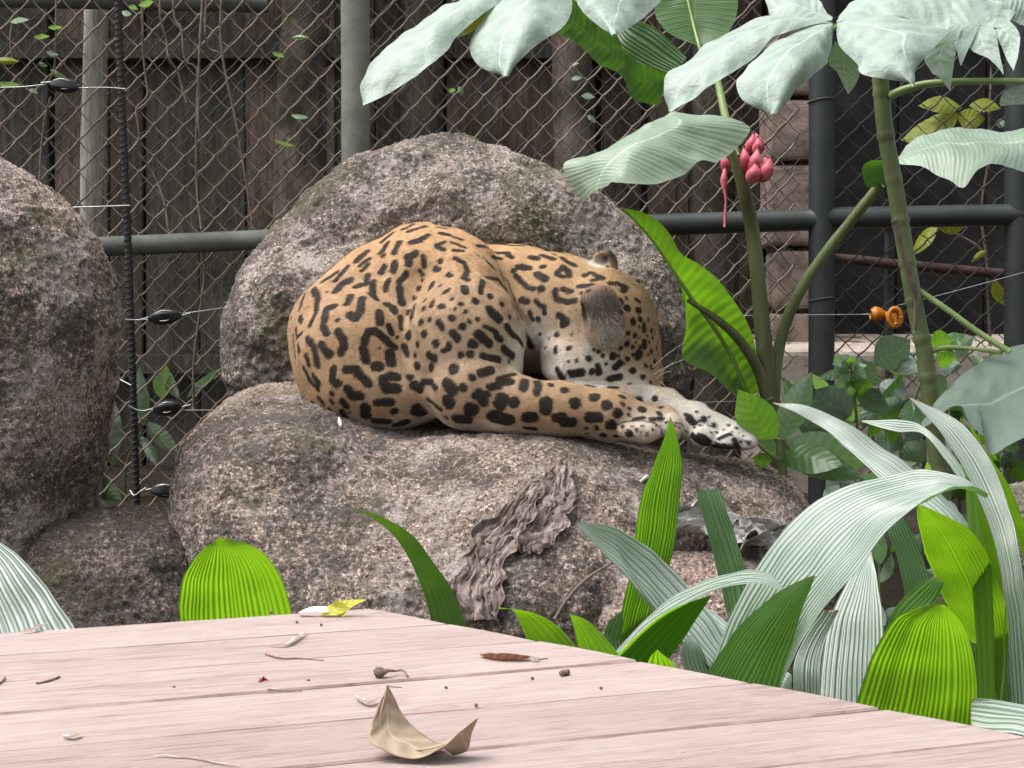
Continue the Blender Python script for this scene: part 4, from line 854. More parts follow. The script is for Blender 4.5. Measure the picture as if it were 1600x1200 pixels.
# upright two-tone leaf
leaf('leaf', [[(130,790),(165,620),(190,470),(205,345),(240,245),(285,130),(305,60)], [(262,700),(300,560),(322,450),(336,340),(345,220),(330,130),(306,60)]], [(2.75,2.6,2.45),(2.72,2.58,2.45)], PALMM, pg, pleats=14, amp=.0016, bow=.10, root=R0, seed=1, **kw)
# silver-sheened strap to the left
leaf('leaf', [[(440,890),(330,782),(230,662),(130,545),(50,455),(0,405)], [(500,800),(425,690),(335,585),(235,490),(120,420),(0,404)]], [(2.25,2.35,2.35),(2.50,2.6,2.36)], PALMW, pg, pleats=10, amp=.0022, bow=.08, root=R0, seed=2, **kw)
# cut leaf
leaf('leaf', [[(490,705),(455,560),(420,420),(388,305)], [(565,600),(535,500),(500,400),(462,296)]], [(2.85,2.9),(2.8,2.88)], PALMD, pg, pleats=7, amp=.0016, bow=.05, root=R0, seed=3, **kw)
# great arch
leaf('leaf', [[(430,900),(480,745),(560,600),(650,460),(760,350),(880,290),(1010,255),(1130,238),(1250,258),(1332,314)], [(650,960),(725,805),(805,690),(885,590),(960,480),(1040,392),(1130,335),(1215,298),(1285,292),(1334,316)]], [(2.35,2.30,2.3,2.2),(2.12,2.02,2.0,2.15)], PALMW, pg, pleats=22, amp=.0018, bow=.06, root=R0, n=64, seed=4, **kw)
# arching leaf whose far half shows its lit underside
lf = leaf('leaf', [[(100,865),(240,702),(390,606),(540,560),(620,575),(682,637)], [(115,868),(265,722),(400,650),(520,606),(610,602),(683,639)]], [(2.25,2.3,2.1),(2.12,2.1,2.1)], PALMW, pg, pleats=5, amp=.0014, root=R0, seed=5, **kw)
leaf('leaf_half', [[(100,870),(200,768),(300,692),(432,640)], [(250,900),(330,812),(392,715),(434,641)]], [(2.13,2.1),(2.22,2.15)], PALM, lf, pleats=7, amp=.0016, root=R0, seed=5, **kw)
# short pointed leaf
leaf('leaf', [[(395,925),(480,802),(560,712),(640,640),(720,600),(776,575)], [(655,960),(690,840),(712,760),(737,680),(762,620),(777,577)]], [(2.1,1.98,1.9),(1.95,1.92,1.9)], PALMM, pg, pleats=17, amp=.0014, bow=-.04, root=R0, seed=6, **kw)
# sheen-striped leaves standing behind
leaf('leaf', [[(705,1000),(705,860),(755,760),(805,690)], [(790,1010),(792,860),(812,770),(850,690)]], [(2.3,2.42),(2.28,2.45)], PALMW, pg, pleats=7, amp=.0024, root=R0, seed=7, **kw)
leaf('leaf', [[(785,1020),(795,860),(820,720),(880,590),(950,500)], [(990,1030),(994,860),(990,700),(978,600),(962,505)]], [(2.45,2.6),(2.38,2.55)], PALMW, pg, pleats=13, amp=.0028, bow=.05, root=R0, seed=8, **kw)
leaf('leaf', [[(640,990),(560,930),(470,860),(400,790)], [(690,900),(610,840),(520,760),(430,690)]], [(2.35,2.5),(2.45,2.6)], PALMW, pg, pleats=9, amp=.002, root=R0, seed=9, **kw)
leaf('leaf', [[(360,900),(340,850),(345,800),(370,770)], [(440,930),(420,850),(400,800),(372,770)]], [(2.2,2.3),(2.25,2.3)], PALMW, pg, pleats=6, amp=.0015, root=R0, seed=10, **kw)
leaf('leaf', [[(225,885),(240,840),(262,816)], [(345,900),(305,850),(264,816)]], [(2.0,1.95),(2.0,1.95)], PALM, pg, pleats=5, amp=.0012, root=R0, seed=11, **kw)
leaf('leaf', [[(90,760),(110,720),(150,690)], [(140,790),(150,740),(152,690)]], [(2.7,2.7),(2.7,2.7)], PALMD, pg, pleats=4, amp=.001, root=R0, seed=12, **kw)
# right plant
R1 = groot(1520, 900, 2.4)
pg2 = thing('palm_grass', 'palm grass clump at the right edge with a broad rounded lime leaf', 'plant', R1, 'palm grass plants')
leaf('leaf', [[(890,1040),(915,960),(945,865),(985,780),(1035,712),(1095,680),(1150,668),(1184,668)], [(1285,1100),(1295,980),(1290,880),(1272,790),(1245,730),(1215,692),(1195,674),(1186,669)]], [(2.0,1.9,1.78,1.74),(1.92,1.85,1.76,1.74)], PALM, pg2, pleats=24, amp=.0016, bow=-.05, root=R1, n=54, seed=13, **kw)
leaf('leaf', [[(1290,800),(1215,700),(1150,560),(1112,440),(1100,345)], [(1400,760),(1388,640),(1342,530),(1262,420),(1102,344)]], [(2.6,2.5,2.35),(2.55,2.45,2.33)], PALM, pg2, pleats=20, amp=.0015, bow=-.05, root=R1, seed=14, **kw)
leaf('leaf', [[(1080,680),(1045,530),(1012,430),(985,350)], [(1150,600),(1112,490),(1065,390),(1005,330)]], [(2.8,2.85),(2.75,2.82)], PALMD, pg2, pleats=8, amp=.002, root=R1, seed=15, **kw)
leaf('leaf', [[(985,800),(1030,690),(1090,622),(1160,580)], [(1060,800),(1110,720),(1165,660),(1190,600)]], [(2.5,2.45),(2.45,2.42)], PALM, pg2, pleats=6, amp=.0016, root=R1, seed=16, **kw)
leaf('leaf', [[(1415,1010),(1398,720),(1372,560),(1332,405),(1272,275),(1192,135),(1132,62),(1080,4)], [(1470,960),(1462,720),(1442,560),(1402,382),(1362,252),(1302,150),(1222,70),(1080,2)]], [(2.2,2.3,2.4),(2.1,2.3,2.42)], PALMW, pg2, pleats=7, amp=.002, bow=.06, root=R1, n=60, seed=17, **kw)
leaf('leaf', [[(1388,670),(1345,560),(1312,430),(1295,338)], [(1394,655),(1380,540),(1345,430),(1297,338)]], [(2.45,2.4),(2.42,2.38)], PALM, pg2, pleats=3, amp=.001, root=R1, seed=18, **kw)
leaf('leaf', [[(1470,560),(1405,385),(1360,250),(1262,90)], [(1475,470),(1425,335),(1368,240),(1270,90)]], [(2.5,2.42),(2.45,2.4)], PALM, pg2, pleats=3, amp=.001, seed=19, **kw)
leaf('leaf', [[(1262,250),(1230,180),(1190,110),(1165,90)], [(1330,330),(1290,220),(1230,150),(1170,85)]], [(2.5,2.42),(2.45,2.4)], PALM, pg2, pleats=3, amp=.001, root=R1, seed=29, **kw)
leaf('leaf', [[(1520,1010),(1448,1000),(1350,978),(1285,975)], [(1520,1120),(1448,1100),(1350,1088),(1278,1072)]], [(1.75,1.85),(1.62,1.72)], PALMW, pg2, pleats=8, amp=.002, bow=.06, root=R1, seed=20, **kw)
leaf('leaf', [[(1300,1010),(1290,880),(1270,800),(1250,760)], [(1440,1010),(1430,880),(1410,790),(1390,740)]], [(2.78,2.85),(2.78,2.85)], PALMD, pg2, pleats=9, amp=.002, root=R1, seed=21, **kw)
leaf('leaf', [[(1320,505),(1235,372),(1155,292),(1062,212),(962,142),(852,70),(742,25),(640,14)], [(1290,560),(1190,420),(1100,335),(1000,272),(940,222),(870,162),(790,97),(640,16)]], [(2.75,2.95,3.05),(2.6,2.85,3.03)], PALMW, pg2, pleats=7, amp=.002, bow=.05, root=R1, n=60, seed=22, **kw)
leaf('leaf', [[(1400,420),(1290,300),(1200,170),(1110,90),(1040,75),(930,80)], [(1380,440),(1280,330),(1190,200),(1120,120),(1040,115),(920,82)]], [(2.75,3.0),(2.7,3.0)], PALMW, pg2, pleats=3, amp=.001, seed=23, **kw)
# left plants
R2 = groot(380, 950, 2.35); pg3 = thing('palm_grass', 'palm grass with a single rounded lime leaf rising behind the deck', 'plant', R2, 'palm grass plants')
leaf('leaf', [[(277,1040),(278,985),(279,940),(285,905),(300,877),(320,857),(334,848),(340,838)], [(470,1040),(461,985),(453,945),(438,902),(416,868),(388,848),(360,842),(341,839)]], [(2.35,2.22,2.12,2.1),(2.3,2.2,2.12,2.1)], PALM, pg3, pleats=23, amp=.0016, bow=-.07, root=R2, n=54, seed=24)
leaf('leaf', [[(690,1040),(668,950),(645,885),(618,842),(588,813),(553,796)], [(745,1040),(718,942),(684,885),(644,835),(602,808),(553,795)]], [(2.45,2.4,2.35),(2.4,2.38,2.35)], PALMD, pg3, pleats=6, amp=.0018, bow=.06, root=R2, seed=25)
R3 = groot(-20, 950, 2.3); pg4 = thing('palm_grass', 'palm grass at the far left edge with one silver-sheened ribbed leaf', 'plant', R3, 'palm grass plants')
leaf('leaf', [[(-130,1060),(-120,950),(-95,880),(-40,836)], [(132,1030),(118,985),(86,935),(40,880),(0,848),(-38,834)]], [(2.25,2.35,2.4),(2.15,2.25,2.38)], PALMW, pg4, pleats=14, amp=.0028, bow=.05, root=R3, seed=26)
R4 = groot(900, 950, 2.4); pg5 = thing('palm_grass', 'young palm grass with two small lime blades at the deck edge', 'plant', R4, 'palm grass plants')
leaf('leaf', [[(835,1040),(820,990),(810,962),(800,950),(779,949)], [(930,1040),(890,996),(860,970),(830,955),(779,947)]], [(2.3,2.25),(2.25,2.24)], PALM, pg5, pleats=6, amp=.0018, root=R4, seed=27)
leaf('leaf', [[(905,1040),(900,1000),(895,975),(890,959)], [(985,1045),(950,1000),(918,970),(891,959)]], [(2.2,2.15),(2.18,2.15)], PALM, pg5, pleats=6, amp=.0018, root=R4, seed=28)

# ---- banana plant
RB = groot(1205, 900, 4.4); bp = thing('banana_plant', 'banana plant with a tall olive stem and pink fruit behind the jaguar', 'plant', RB)
Yb = 4.4
p = [tuple(q) for q in [(1139, 226, 4.35), (1152, 262, 4.36), (1163, 300, 4.37), (1176, 362, 4.4), (1184, 430, 4.4), (1192, 520, 4.4), (1203, 620, 4.4), (1212, 740, 4.4)]]
V, Fc = tube([P(*q) for q in p] + [RB], [px2m(k, Yb) for k in (6, 11, 11.5, 12, 14, 16, 19, 21, 24)], 60, 16); V += .002 * fbm(V * [60, 60, 6], 3, 3)[:, None]
obj('stem', make_mesh('stem', V, Fc), STEMB, bp)
stem('petiole', [(1376, 288, 4.3), (1330, 345, 4.35), (1290, 395, 4.38), (1250, 455, 4.4), (1226, 510, 4.42), (1214, 560, 4.43), (1206, 640, 4.42)], [8, 8, 8.5, 9, 9.5, 11], STEMG, bp, Y=4.4)
stem('petiole', [(1112, 90, 4.55), (1122, 130, 4.52), (1133, 180, 4.47), (1150, 245, 4.42)], [5, 6, 7], STEML, bp, Y=4.5)
Z5 = (560, 0, 2.5); Z7 = (960, 300, 2.5); Z6 = (1000, 0, 2.6667)
leaf('leaf', [[(1215,438),(1060,525),(940,600),(803,650),(868,787)], [(1232,436),(1150,485),(1085,560),(1035,640),(985,712)], [(1240,436),(1420,455),(1532,495),(1475,580),(1405,630),(1330,632),(1270,682),(1170,716),(987,713)]], [(4.3,4.25,4.2),(4.25,4.1,4.02),(4.25,4.22,4.1,4.0)], BANW, bp, fx=Z5, sub=12, lateral=17, lamp=.0005, wob=.006, n=70, seed=31)
leaf('leaf', [[(585,800),(480,802),(380,712),(270,650),(278,520),(264,385),(212,280),(120,165),(30,62)], [(520,795),(455,640),(375,510),(305,420),(232,312),(140,180),(30,61)], [(585,780),(555,640),(540,560),(510,490),(452,400),(372,312),(262,240),(212,160),(130,85),(31,60)]], [(4.42,4.38,4.3),(4.45,4.38,4.22),(4.42,4.3,4.18)], BAN, bp, fx=Z7, sub=14, lateral=22, lamp=.0006, wob=.004, n=80, seed=32)
V, Fc = tube([P(960 + a / 2.5, 300 + b / 2.5, y) for a, b, y in ((520, 795, 4.442), (455, 640, 4.412), (375, 510, 4.378), (305, 420, 4.345), (232, 312, 4.31), (140, 180, 4.26), (30, 61, 4.214))], [px2m(k, 4.4) for k in (4, 3.6, 3.2, 2.6, 2, 1)], 40, 8); obj('midrib', make_mesh('midrib', V, Fc), STEML, bp)
V, Fc = tube([P(960 + a / 2.5, 300 + b / 2.5, y) for a, b, y in ((600, 810, 4.38), (560, 690, 4.37), (480, 570, 4.35), (390, 490, 4.33), (285, 422, 4.32))], [px2m(k, 4.4) for k in (10, 8.5, 7.5, 6, 3)], 40, 10); obj('petiole', make_mesh('petiole', V, Fc), STEMB, bp)
leaf('leaf', [[(250,192),(120,140),(75,85),(62,30),(90,-60)], [(247,193),(225,110),(205,20),(185,-60)], [(250,192),(350,150),(392,90),(408,20),(395,-60)]], [(4.5,4.6),(4.52,4.62),(4.5,4.6)], BAN, bp, fx=Z6, sub=12, lateral=14, lamp=.002, n=40, seed=33)
V, Fc = tube([P(1000 + a / 2.6667, b / 2.6667, y) for a, b, y in ((262, 240, 4.49), (246, 190, 4.5), (222, 100, 4.55), (185, -60, 4.6))], [px2m(3, 4.5), px2m(2, 4.5)], 20, 6); obj('midrib', make_mesh('midrib', V, Fc), STEML, bp)
leaf('leaf', [[(1220,300),(1120,262),(1010,196),(995,150)], [(1285,225),(1240,180),(1160,110),(1070,72)]], [(4.7,4.8),(4.68,4.75)], PALMD, bp, fx=Z5, pleats=9, amp=.0025, n=30, seed=34)
leaf('leaf', [[(1175,405),(1110,395),(1050,365),(1030,300),(940,248),(880,185),(770,120)], [(1215,290),(1130,258),(1060,215),(1000,140),(900,55),(830,-20)]], [(4.72,4.75),(4.6,4.6)], BAND, bp, fx=Z5, sub=26, lateral=12, lamp=.0015, n=50, seed=35, wob=.012)
leaf('leaf', [[(1073,652),(1130,590),(1250,545),(1400,535),(1500,546),(1640,520),(1760,500)], [(1074,665),(1150,640),(1260,630),(1400,625),(1500,620),(1640,610),(1760,590)], [(1075,682),(1170,692),(1240,730),(1290,752),(1345,784),(1400,722),(1470,682),(1640,730),(1760,760)]], [(4.3,4.5,4.5),(4.28,4.2,4.2),(4.26,4.1,4.1)], BANW, bp, fx=Z6, sub=10, lateral=16, lamp=.0007, n=60, seed=36, wob=.006)
leaf('leaf', [[(1010,770),(950,780),(930,740),(928,690),(960,670),(1010,668)], [(1020,770),(1018,740),(1015,710),(1014,690),(1012,675),(1010,669)]], [(4.3,4.25),(4.3,4.3)], BAND, bp, fx=Z6, n=24, seed=37)
# pink fruit bunch
m = Mat('pink_fruit', .55, .4); m.color(m.ramp(m.noise(40, 5, .6), [(.3, (.34, .055, .085)), (.55, (.52, .105, .15)), (.8, (.64, .22, .25))])); m.bump(m.noise(120, 3, .6), .15, .003); MAT_PINK = m.m
DARKTIP = plain_mat('fruit_tip', (.10, .05, .04, 1), .8, .4)
fr = bpy.data.objects.new('fruit_bunch', None); fr.location = tuple(P(1175, 250, 4.42) - RB); link(fr, bp)
fr['label'] = 'bunch of pink velvet bananas beside the stem top'
for (x0, y0, x1, y1, r, Yf) in [(455,760,478,690,26,4.34),(500,755,540,668,25,4.35),(452,725,487,630,22,4.36),(425,715,432,625,20,4.37),(478,640,488,580,18,4.38),(440,640,470,565,19,4.4),(355,720,340,650,17,4.45),(515,715,520,660,20,4.42),(500,640,480,560,16,4.44),(410,690,400,640,18,4.45)]:
    a, b = P(1000 + x0 / 2.6667, y0 / 2.6667, Yf), P(1000 + x1 / 2.6667, y1 / 2.6667, Yf - .012); R_ = px2m(r * 1.22 / 2.6667, Yf)
    V, Fc = tube([a, a * .5 + b * .5 + [.004, -.012, 0], b + (b - a) * .12], [R_ * k for k in (.3, .8, .98, 1.0, .95, .72, .40, .16)], 18, 7); obj('banana', make_mesh('banana', V, Fc), MAT_PINK, fr)
    V, Fc = tube([b + (b - a) * .1, b + (b - a) * .24], [R_ * .3, R_ * .1], 4, 6); obj('tip', make_mesh('tip', V, Fc), DARKTIP, fr)
V, Fc = tube([P(1133, 262, 4.40), P(1131, 285, 4.39), P(1134, 310, 4.38), P(1133, 335, 4.37), P(1132, 355, 4.36)], [px2m(k, 4.4) for k in (2, 6, 2.5, 1.5, 2.5, 2)], 30, 8); obj('flower_remnant', make_mesh('flower_remnant', V, Fc), MAT_PINK, fr)

# ---- cecropia sapling with jointed trunk
RC = groot(1478, 900, 4.0); ct = thing('cecropia_tree', 'young cecropia with a jointed green trunk and big pale lobed leaves', 'tree', RC)
tp = [(1372, 60), (1376, 130), (1384, 210), (1400, 300), (1416, 400), (1432, 490), (1446, 560), (1458, 660), (1470, 760)]
ptsT = [P(a, b, 4.0) for a, b in tp] + [RC]; RT = resample(ptsT, 160); rad = np.interp(np.linspace(0, 1, 160), [0, .2, .5, .75, 1], [px2m(k, 4.0) for k in (12.5, 13, 13, 15, 17)])
rows = 600 - (RT[:, 2] - CAMZ) / RT[:, 1] * F - 100
for ry in (90, 150, 216, 283, 346, 410, 470, 530, 590, 660, 740): rad = rad * (1 + .16 * np.exp(-((rows - ry) / 2.6) ** 2) - .05 * np.exp(-((rows - ry - 7) / 4) ** 2))
V, Fc = tube(RT, rad.tolist(), 160, 16); obj('trunk', make_mesh('trunk', V, Fc), STEMG, ct)
for pts, r in [([(1388, 151, 3.99), (1410, 141, 3.98), (1450, 131, 3.95), (1530, 127, 3.9), (1680, 128, 3.85)], (6.5, 5, 4.5)), ([(1437, 455, 4.0), (1480, 484, 3.96), (1530, 520, 3.92), (1578, 550, 3.88)], (5, 4.5, 5)), ([(1452, 549, 4.0), (1480, 543, 3.98), (1520, 545, 3.95), (1566, 551, 3.9)], (4.5, 3.5, 3.5)), ([(1302, 40, 3.75), (1320, 55, 3.85), (1350, 80, 3.93), (1372, 100, 4.0)], (4, 5, 6)), ([(900, -60, 3.95), (1100, -90, 3.98), (1372, -20, 4.0), (1372, 60, 4.0)], (4, 5, 7))]:
    stem('petiole', pts, r, STEML, ct, Y=4.0)
stem('dead_sheath', [(1397, 346, 3.93), (1410, 395, 3.93), (1428, 450, 3.94), (1432, 470, 3.95), (1429, 520, 3.96)], (5, 4, 5, 4, 3), MAT_VINE, ct, Y=4)
L = dict(fx=Z6, wob=.007, n=44, sub=12, lateral=9, lamp=.0009)
D = dict(bow=.05)
multi_leaf('leaf', [
  ([[(803,88),(600,72),(480,80),(330,150),(200,250),(103,330),(128,468)], [(803,92),(640,100),(500,150),(360,250),(230,350),(129,469)], [(804,97),(700,112),(565,150),(480,235),(330,335),(220,412),(130,470)]], [(3.75,3.75,3.7,3.62),(3.75,3.68,3.62,3.6),(3.74,3.66,3.6,3.58)], D),
  ([[(800,98),(650,130),(540,190),(450,270),(400,345),(430,420),(553,480)], [(803,100),(730,180),(660,270),(600,370),(556,481)], [(808,108),(800,200),(780,262),(710,322),(640,382),(592,442),(557,482)]], [(3.74,3.6,3.5),(3.72,3.52,3.45),(3.72,3.55,3.45)], D),
  ([[(815,110),(830,190),(900,262),(930,312),(1040,332),(1135,356)], [(818,100),(900,160),(1000,230),(1080,290),(1137,356)], [(822,90),(980,62),(1110,70),(1280,125),(1232,190),(1172,262),(1138,357)]], [(3.72,3.55,3.48),(3.72,3.55,3.46),(3.74,3.66,3.5)], D),
  ([[(818,88),(980,66),(1110,74),(1285,124)], [(817,82),(950,20),(1100,-20),(1290,40)], [(815,78),(900,-10),(1050,-70),(1250,-60)]], [(3.74,3.72,3.66),(3.76,3.8,3.75),(3.78,3.9,3.88)], D),
  ([[(800,90),(700,82),(600,74),(525,84)], [(799,84),(730,40),(640,20),(540,40)], [(800,80),(745,0),(650,-60),(500,-70)]], [(3.75,3.74,3.72),(3.77,3.8,3.8),(3.78,3.9,3.92)], D)], CEC, ct, seed=41, **L)
multi_leaf('leaf', [
  ([[(1300,100),(1185,232),(1215,300),(1240,325),(1290,382)], [(1340,105),(1320,190),(1305,290),(1292,382)]], [(3.9,3.8),(3.88,3.8)], {}),
  ([[(1300,105),(1310,185),(1335,274)], [(1420,100),(1375,190),(1338,275)]], [(3.9,3.8),(3.9,3.8)], {}),
  ([[(1330,105),(1380,205),(1450,242),(1512,314)], [(1470,100),(1490,180),(1505,250),(1514,314)]], [(3.9,3.78),(3.9,3.78)], {}),
  ([[(1430,90),(1500,182),(1530,250),(1555,292)], [(1510,50),(1580,140),(1575,220),(1557,292)]], [(3.92,3.8),(3.92,3.8)], {}),
  ([[(1560,430),(1500,440),(1520,380),(1600,350)], [(1640,440),(1600,420),(1620,390),(1660,340)]], [(3.9,3.9),(3.9,3.9)], {}),
  ([[(812,170),(785,262),(830,312),(866,392)], [(900,240),(918,290),(902,345),(868,393)]], [(3.8,3.75),(3.8,3.75)], {}),
  ([[(1240,130),(1300,110),(1450,110),(1520,120)], [(1150,20),(1300,10),(1450,20),(1560,60)], [(1100,-80),(1300,-90),(1500,-80),(1640,-40)]], [(3.9,3.9),(3.97,3.97),(4.1,4.1)], {}),
  ([[(1500,40),(1560,90),(1640,120)], [(1520,-20),(1600,20),(1680,60)], [(1560,-80),(1640,-60),(1700,-40)]], [(3.97,3.97),(4.0,4.0),(4.1,4.1)], {})], CEC, ct, seed=42, **L)
L5 = dict(fx=Z5, wob=.007, n=44, sub=12, lateral=9, lamp=.0009)
multi_leaf('leaf', [
  ([[(640,-150),(500,-60),(390,0),(300,40),(130,172),(15,300),(18,416)], [(680,-150),(520,-20),(400,70),(260,180),(120,300),(20,417)], [(700,-150),(562,0),(480,62),(385,142),(340,205),(250,275),(100,372),(22,417)]], [(3.9,3.85,3.72,3.62),(3.9,3.78,3.62,3.58),(3.9,3.75,3.6,3.56)], D),
  ([[(700,-150),(570,-20),(480,90),(438,170),(450,232),(500,276),(574,299)], [(720,-150),(680,0),(640,120),(600,220),(576,300)], [(760,-150),(832,-20),(827,62),(790,112),(702,172),(632,232),(578,300)]], [(3.9,3.75,3.6),(3.9,3.66,3.52),(3.9,3.72,3.54)], D),
  ([[(760,-150),(840,-12),(890,60),(950,112),(997,136)], [(780,-150),(880,-30),(960,60),(999,137)], [(800,-150),(1180,-25),(1132,52),(1052,112),(1001,137)]], [(3.9,3.72,3.6),(3.9,3.72,3.58),(3.92,3.78,3.6)], D)], CEC, ct, seed=43, **L5)
leaf('leaf', [[(384,142),(450,70),(560,-10)], [(424,132),(480,98),(575,-8)]], [(3.78,3.85),(3.76,3.84)], YELL, ct, seed=44, n=16, fx=Z5)
multi_leaf('leaf', [([[(1203,912),(1270,800),(1400,680),(1530,610),(1660,580),(1800,560)], [(1205,914),(1290,830),(1420,770),(1540,720),(1660,690),(1800,680)], [(1207,918),(1350,838),(1388,905),(1450,962),(1466,1024),(1540,992),(1660,930),(1800,900)]], [(3.75,3.95,3.95),(3.72,3.82,3.85),(3.7,3.66,3.7)], D)], CECG, ct, seed=45, fx=Z7, wob=.008, n=50, sub=14, lateral=10, lamp=.0009)

# ---- leafy shrubs between the boulder and the right panel
def simple_leaf(b, tp, wpx, Y0, Y1, mat, parent, seed=0, bow=.10, name='leaf'):
    b, tp = np.array(b, float), np.array(tp, float); d = tp - b; nrm = np.array([-d[1], d[0]]) / max(np.hypot(*d), 1e-6)
    ts = [0, .12, .3, .5, .7, .87, 1]; ws = [.04, .5, .92, 1, .78, .38, .0]; k = RNG.uniform(-.08, .08)
    C_ = [b + d * t + nrm * np.hypot(*d) * k * 4 * t * (1 - t) for t in ts]
    Lr = [tuple(c - nrm * wpx * .5 * w_) for c, w_ in zip(C_, ws)]; Rr = [tuple(c + nrm * wpx * .5 * w_) for c, w_ in zip(C_, ws)]
    tw = RNG.uniform(-.05, .05)
    return leaf(name, [Lr, [tuple(c) for c in C_], Rr], [(Y0, (Y0 + Y1) / 2 + tw, Y1), (Y0, (Y0 + Y1) / 2 - .012, Y1), (Y0, (Y0 + Y1) / 2 - tw, Y1)], mat, parent, n=22, sub=6, lateral=8, lamp=.0012, wob=.004, seed=seed)
# 3.75x crop starting at (1180, 480)
def q(a, b): return (1180 + a / 3.75, 480 + b / 3.75)
RS = groot(1216, 760, 4.2); s1 = thing('broadleaf_shrub', 'broadleaf seedling with one lime leaf beside the far paw', 'shrub', RS, 'shrubs in front of the right panel')
simple_leaf(q(130, 770), q(-100, 480), 62, 4.15, 3.95, SHRUB, s1, 1); simple_leaf(q(150, 780), q(332, 378), 46, 4.15, 4.1, SHRUBP, s1, 2)
simple_leaf(q(150, 900), q(520, 920), 46, 4.1, 3.95, SHRUB, s1, 3); simple_leaf(q(160, 880), q(640, 1010), 44, 4.15, 4.0, SHRUBP, s1, 4)
simple_leaf(q(120, 880), q(20, 700), 26, 4.2, 4.2, SHRUBP, s1, 5); simple_leaf(q(100, 900), q(-20, 880), 22, 4.2, 4.15, SHRUB, s1, 6)
simple_leaf(q(180, 780), q(700, 900), 66, 4.15, 4.0, SHRUBP, s1, 7)
simple_leaf(q(430, 1160), q(490, 1040), 34, 3.9, 3.85, SHRUBP, s1, 8)
stem('stem', [(*q(150, 1000), 4.2), (*q(148, 880), 4.17), (*q(140, 770), 4.15)], (4, 3.5, 3), STEML, s1, Y=4.2); stem('stem', [(*q(0, 790), 4.12), (*q(60, 840), 4.15), (*q(140, 900), 4.18)], (2.5, 3, 3), STEML, s1, Y=4.2)
RS2 = groot(1330, 760, 4.5); s2 = thing('variegated_shrub', 'bright leafy shoot with a rosette of small variegated leaves', 'shrub', RS2, 'shrubs in front of the right panel')
stem('stem', [(*q(605, 900), 4.45), (*q(598, 700), 4.42), (*q(585, 560), 4.4), (*q(570, 420), 4.4), (*q(560, 330), 4.4)], (3, 2.6, 2), STEMG, s2, Y=4.4)
for k, (a, b, c, d, wv) in enumerate([(565,380,365,425,16),(560,360,450,330,15),(560,340,495,275,18),(565,330,560,290,16),(565,400,470,470,20),(570,390,660,340,22),(575,440,690,460,24),(560,430,520,420,22),(580,520,545,470,16),(585,520,640,455,18),(570,380,650,420,26),(560,400,540,470,22),(575,350,620,300,20),(565,360,510,330,16)]):
    simple_leaf(q(a, b), q(c, d), wv, 4.4, 4.35 + RNG.uniform(-.06, .08), SHRUBP if k % 3 else SHRUB, s2, 10 + k)
RS3 = groot(1400, 760, 4.7); s3 = thing('broadleaf_shrub', 'dense dull green shrub with broad leaves left of the jointed trunk', 'shrub', RS3, 'shrubs in front of the right panel')
for k, (a, b, c, d, wv, mt) in enumerate([(560,640,360,480,78,SHRUBD),(700,330,910,190,60,SHRUBD),(950,370,800,270,34,SHRUBD),(640,600,720,480,60,SHRUBD),(660,760,860,390,40,SHRUB),(640,680,930,520,26,SHRUBP),(880,560,980,690,40,SHRUB),(700,780,880,800,44,SHRUBP),(880,720,990,760,40,SHRUBD),(880,930,1000,780,40,SHRUBP),(250,700,560,700,60,SHRUBD),(600,420,700,330,50,SHRUBD),(740,640,640,560,60,SHRUBD),(760,560,870,430,46,SHRUBD),(1020,220,1160,190,34,SHRUB),(1100,210,1230,160,26,SHRUB),(1180,300,1280,170,24,SHRUBP),(1060,260,1180,300,36,SHRUB),(1020,420,1130,480,34,SHRUBD),(420,980,560,1040,60,SHRUBD),(260,760,290,880,30,SHRUBD),(1090,940,1060,900,16,SHRUBP),(1180,760,1230,700,22,SHRUBP),(1100,900,1180,920,20,SHRUB)]):
    simple_leaf(q(a, b), q(c, d), wv, 4.7 - RNG.uniform(0, .15), 4.6 + RNG.uniform(-.12, .1), mt, s3, 40 + k)
for pts in ([(700, 1000), (690, 700), (720, 480)], [(860, 1000), (840, 700), (760, 400)], [(900, 760), (930, 560), (1010, 330)], [(560, 900), (480, 640), (440, 560)]):
    stem('stem', [(*q(a, b), 4.72) for a, b in pts], (3.5, 2.5, 2), STEMG, s3, Y=4.7)
RS4 = groot(1530, 800, 4.6); s4 = thing('broadleaf_shrub', 'low dark foliage under the big grey lobed leaf at right', 'shrub', RS4, 'shrubs in front of the right panel')
for k in range(34):
    a, b = RNG.uniform(1030, 1560), RNG.uniform(560, 1150); an = RNG.uniform(-2.6, .4); Lq = RNG.uniform(80, 170)
    simple_leaf(q(a, b), q(a + Lq * math.cos(an), b + Lq * math.sin(an)), RNG.uniform(18, 34), RNG.uniform(4.45, 4.8), RNG.uniform(4.4, 4.8), (SHRUB, SHRUBD, SHRUB)[k % 3], s4, 80 + k)
for k in range(5): stem('stem', [(1470 + 25 * k, 900, 4.7), (1475 + 25 * k, 760, 4.65), (1470 + 28 * k, 650, 4.62)], (3.5, 2.5, 2), STEMG, s4, Y=4.7)
for k in range(44):
    a, b = RNG.uniform(1235, 1580), RNG.uniform(575, 740); an = RNG.uniform(-2.9, -.2); Lq = RNG.uniform(26, 58)
    simple_leaf((a, b), (a + Lq * math.cos(an), b + Lq * math.sin(an)), RNG.uniform(14, 30), RNG.uniform(4.5, 4.95), RNG.uniform(4.45, 4.95), (SHRUBP, SHRUB, SHRUBD)[k % 3], s4, 300 + k)
RS5 = groot(1390, 1000, 3.0); s5 = thing('broadleaf_shrub', 'dark undergrowth between the arching palm grass leaves', 'shrub', RS5, 'shrubs in front of the right panel')
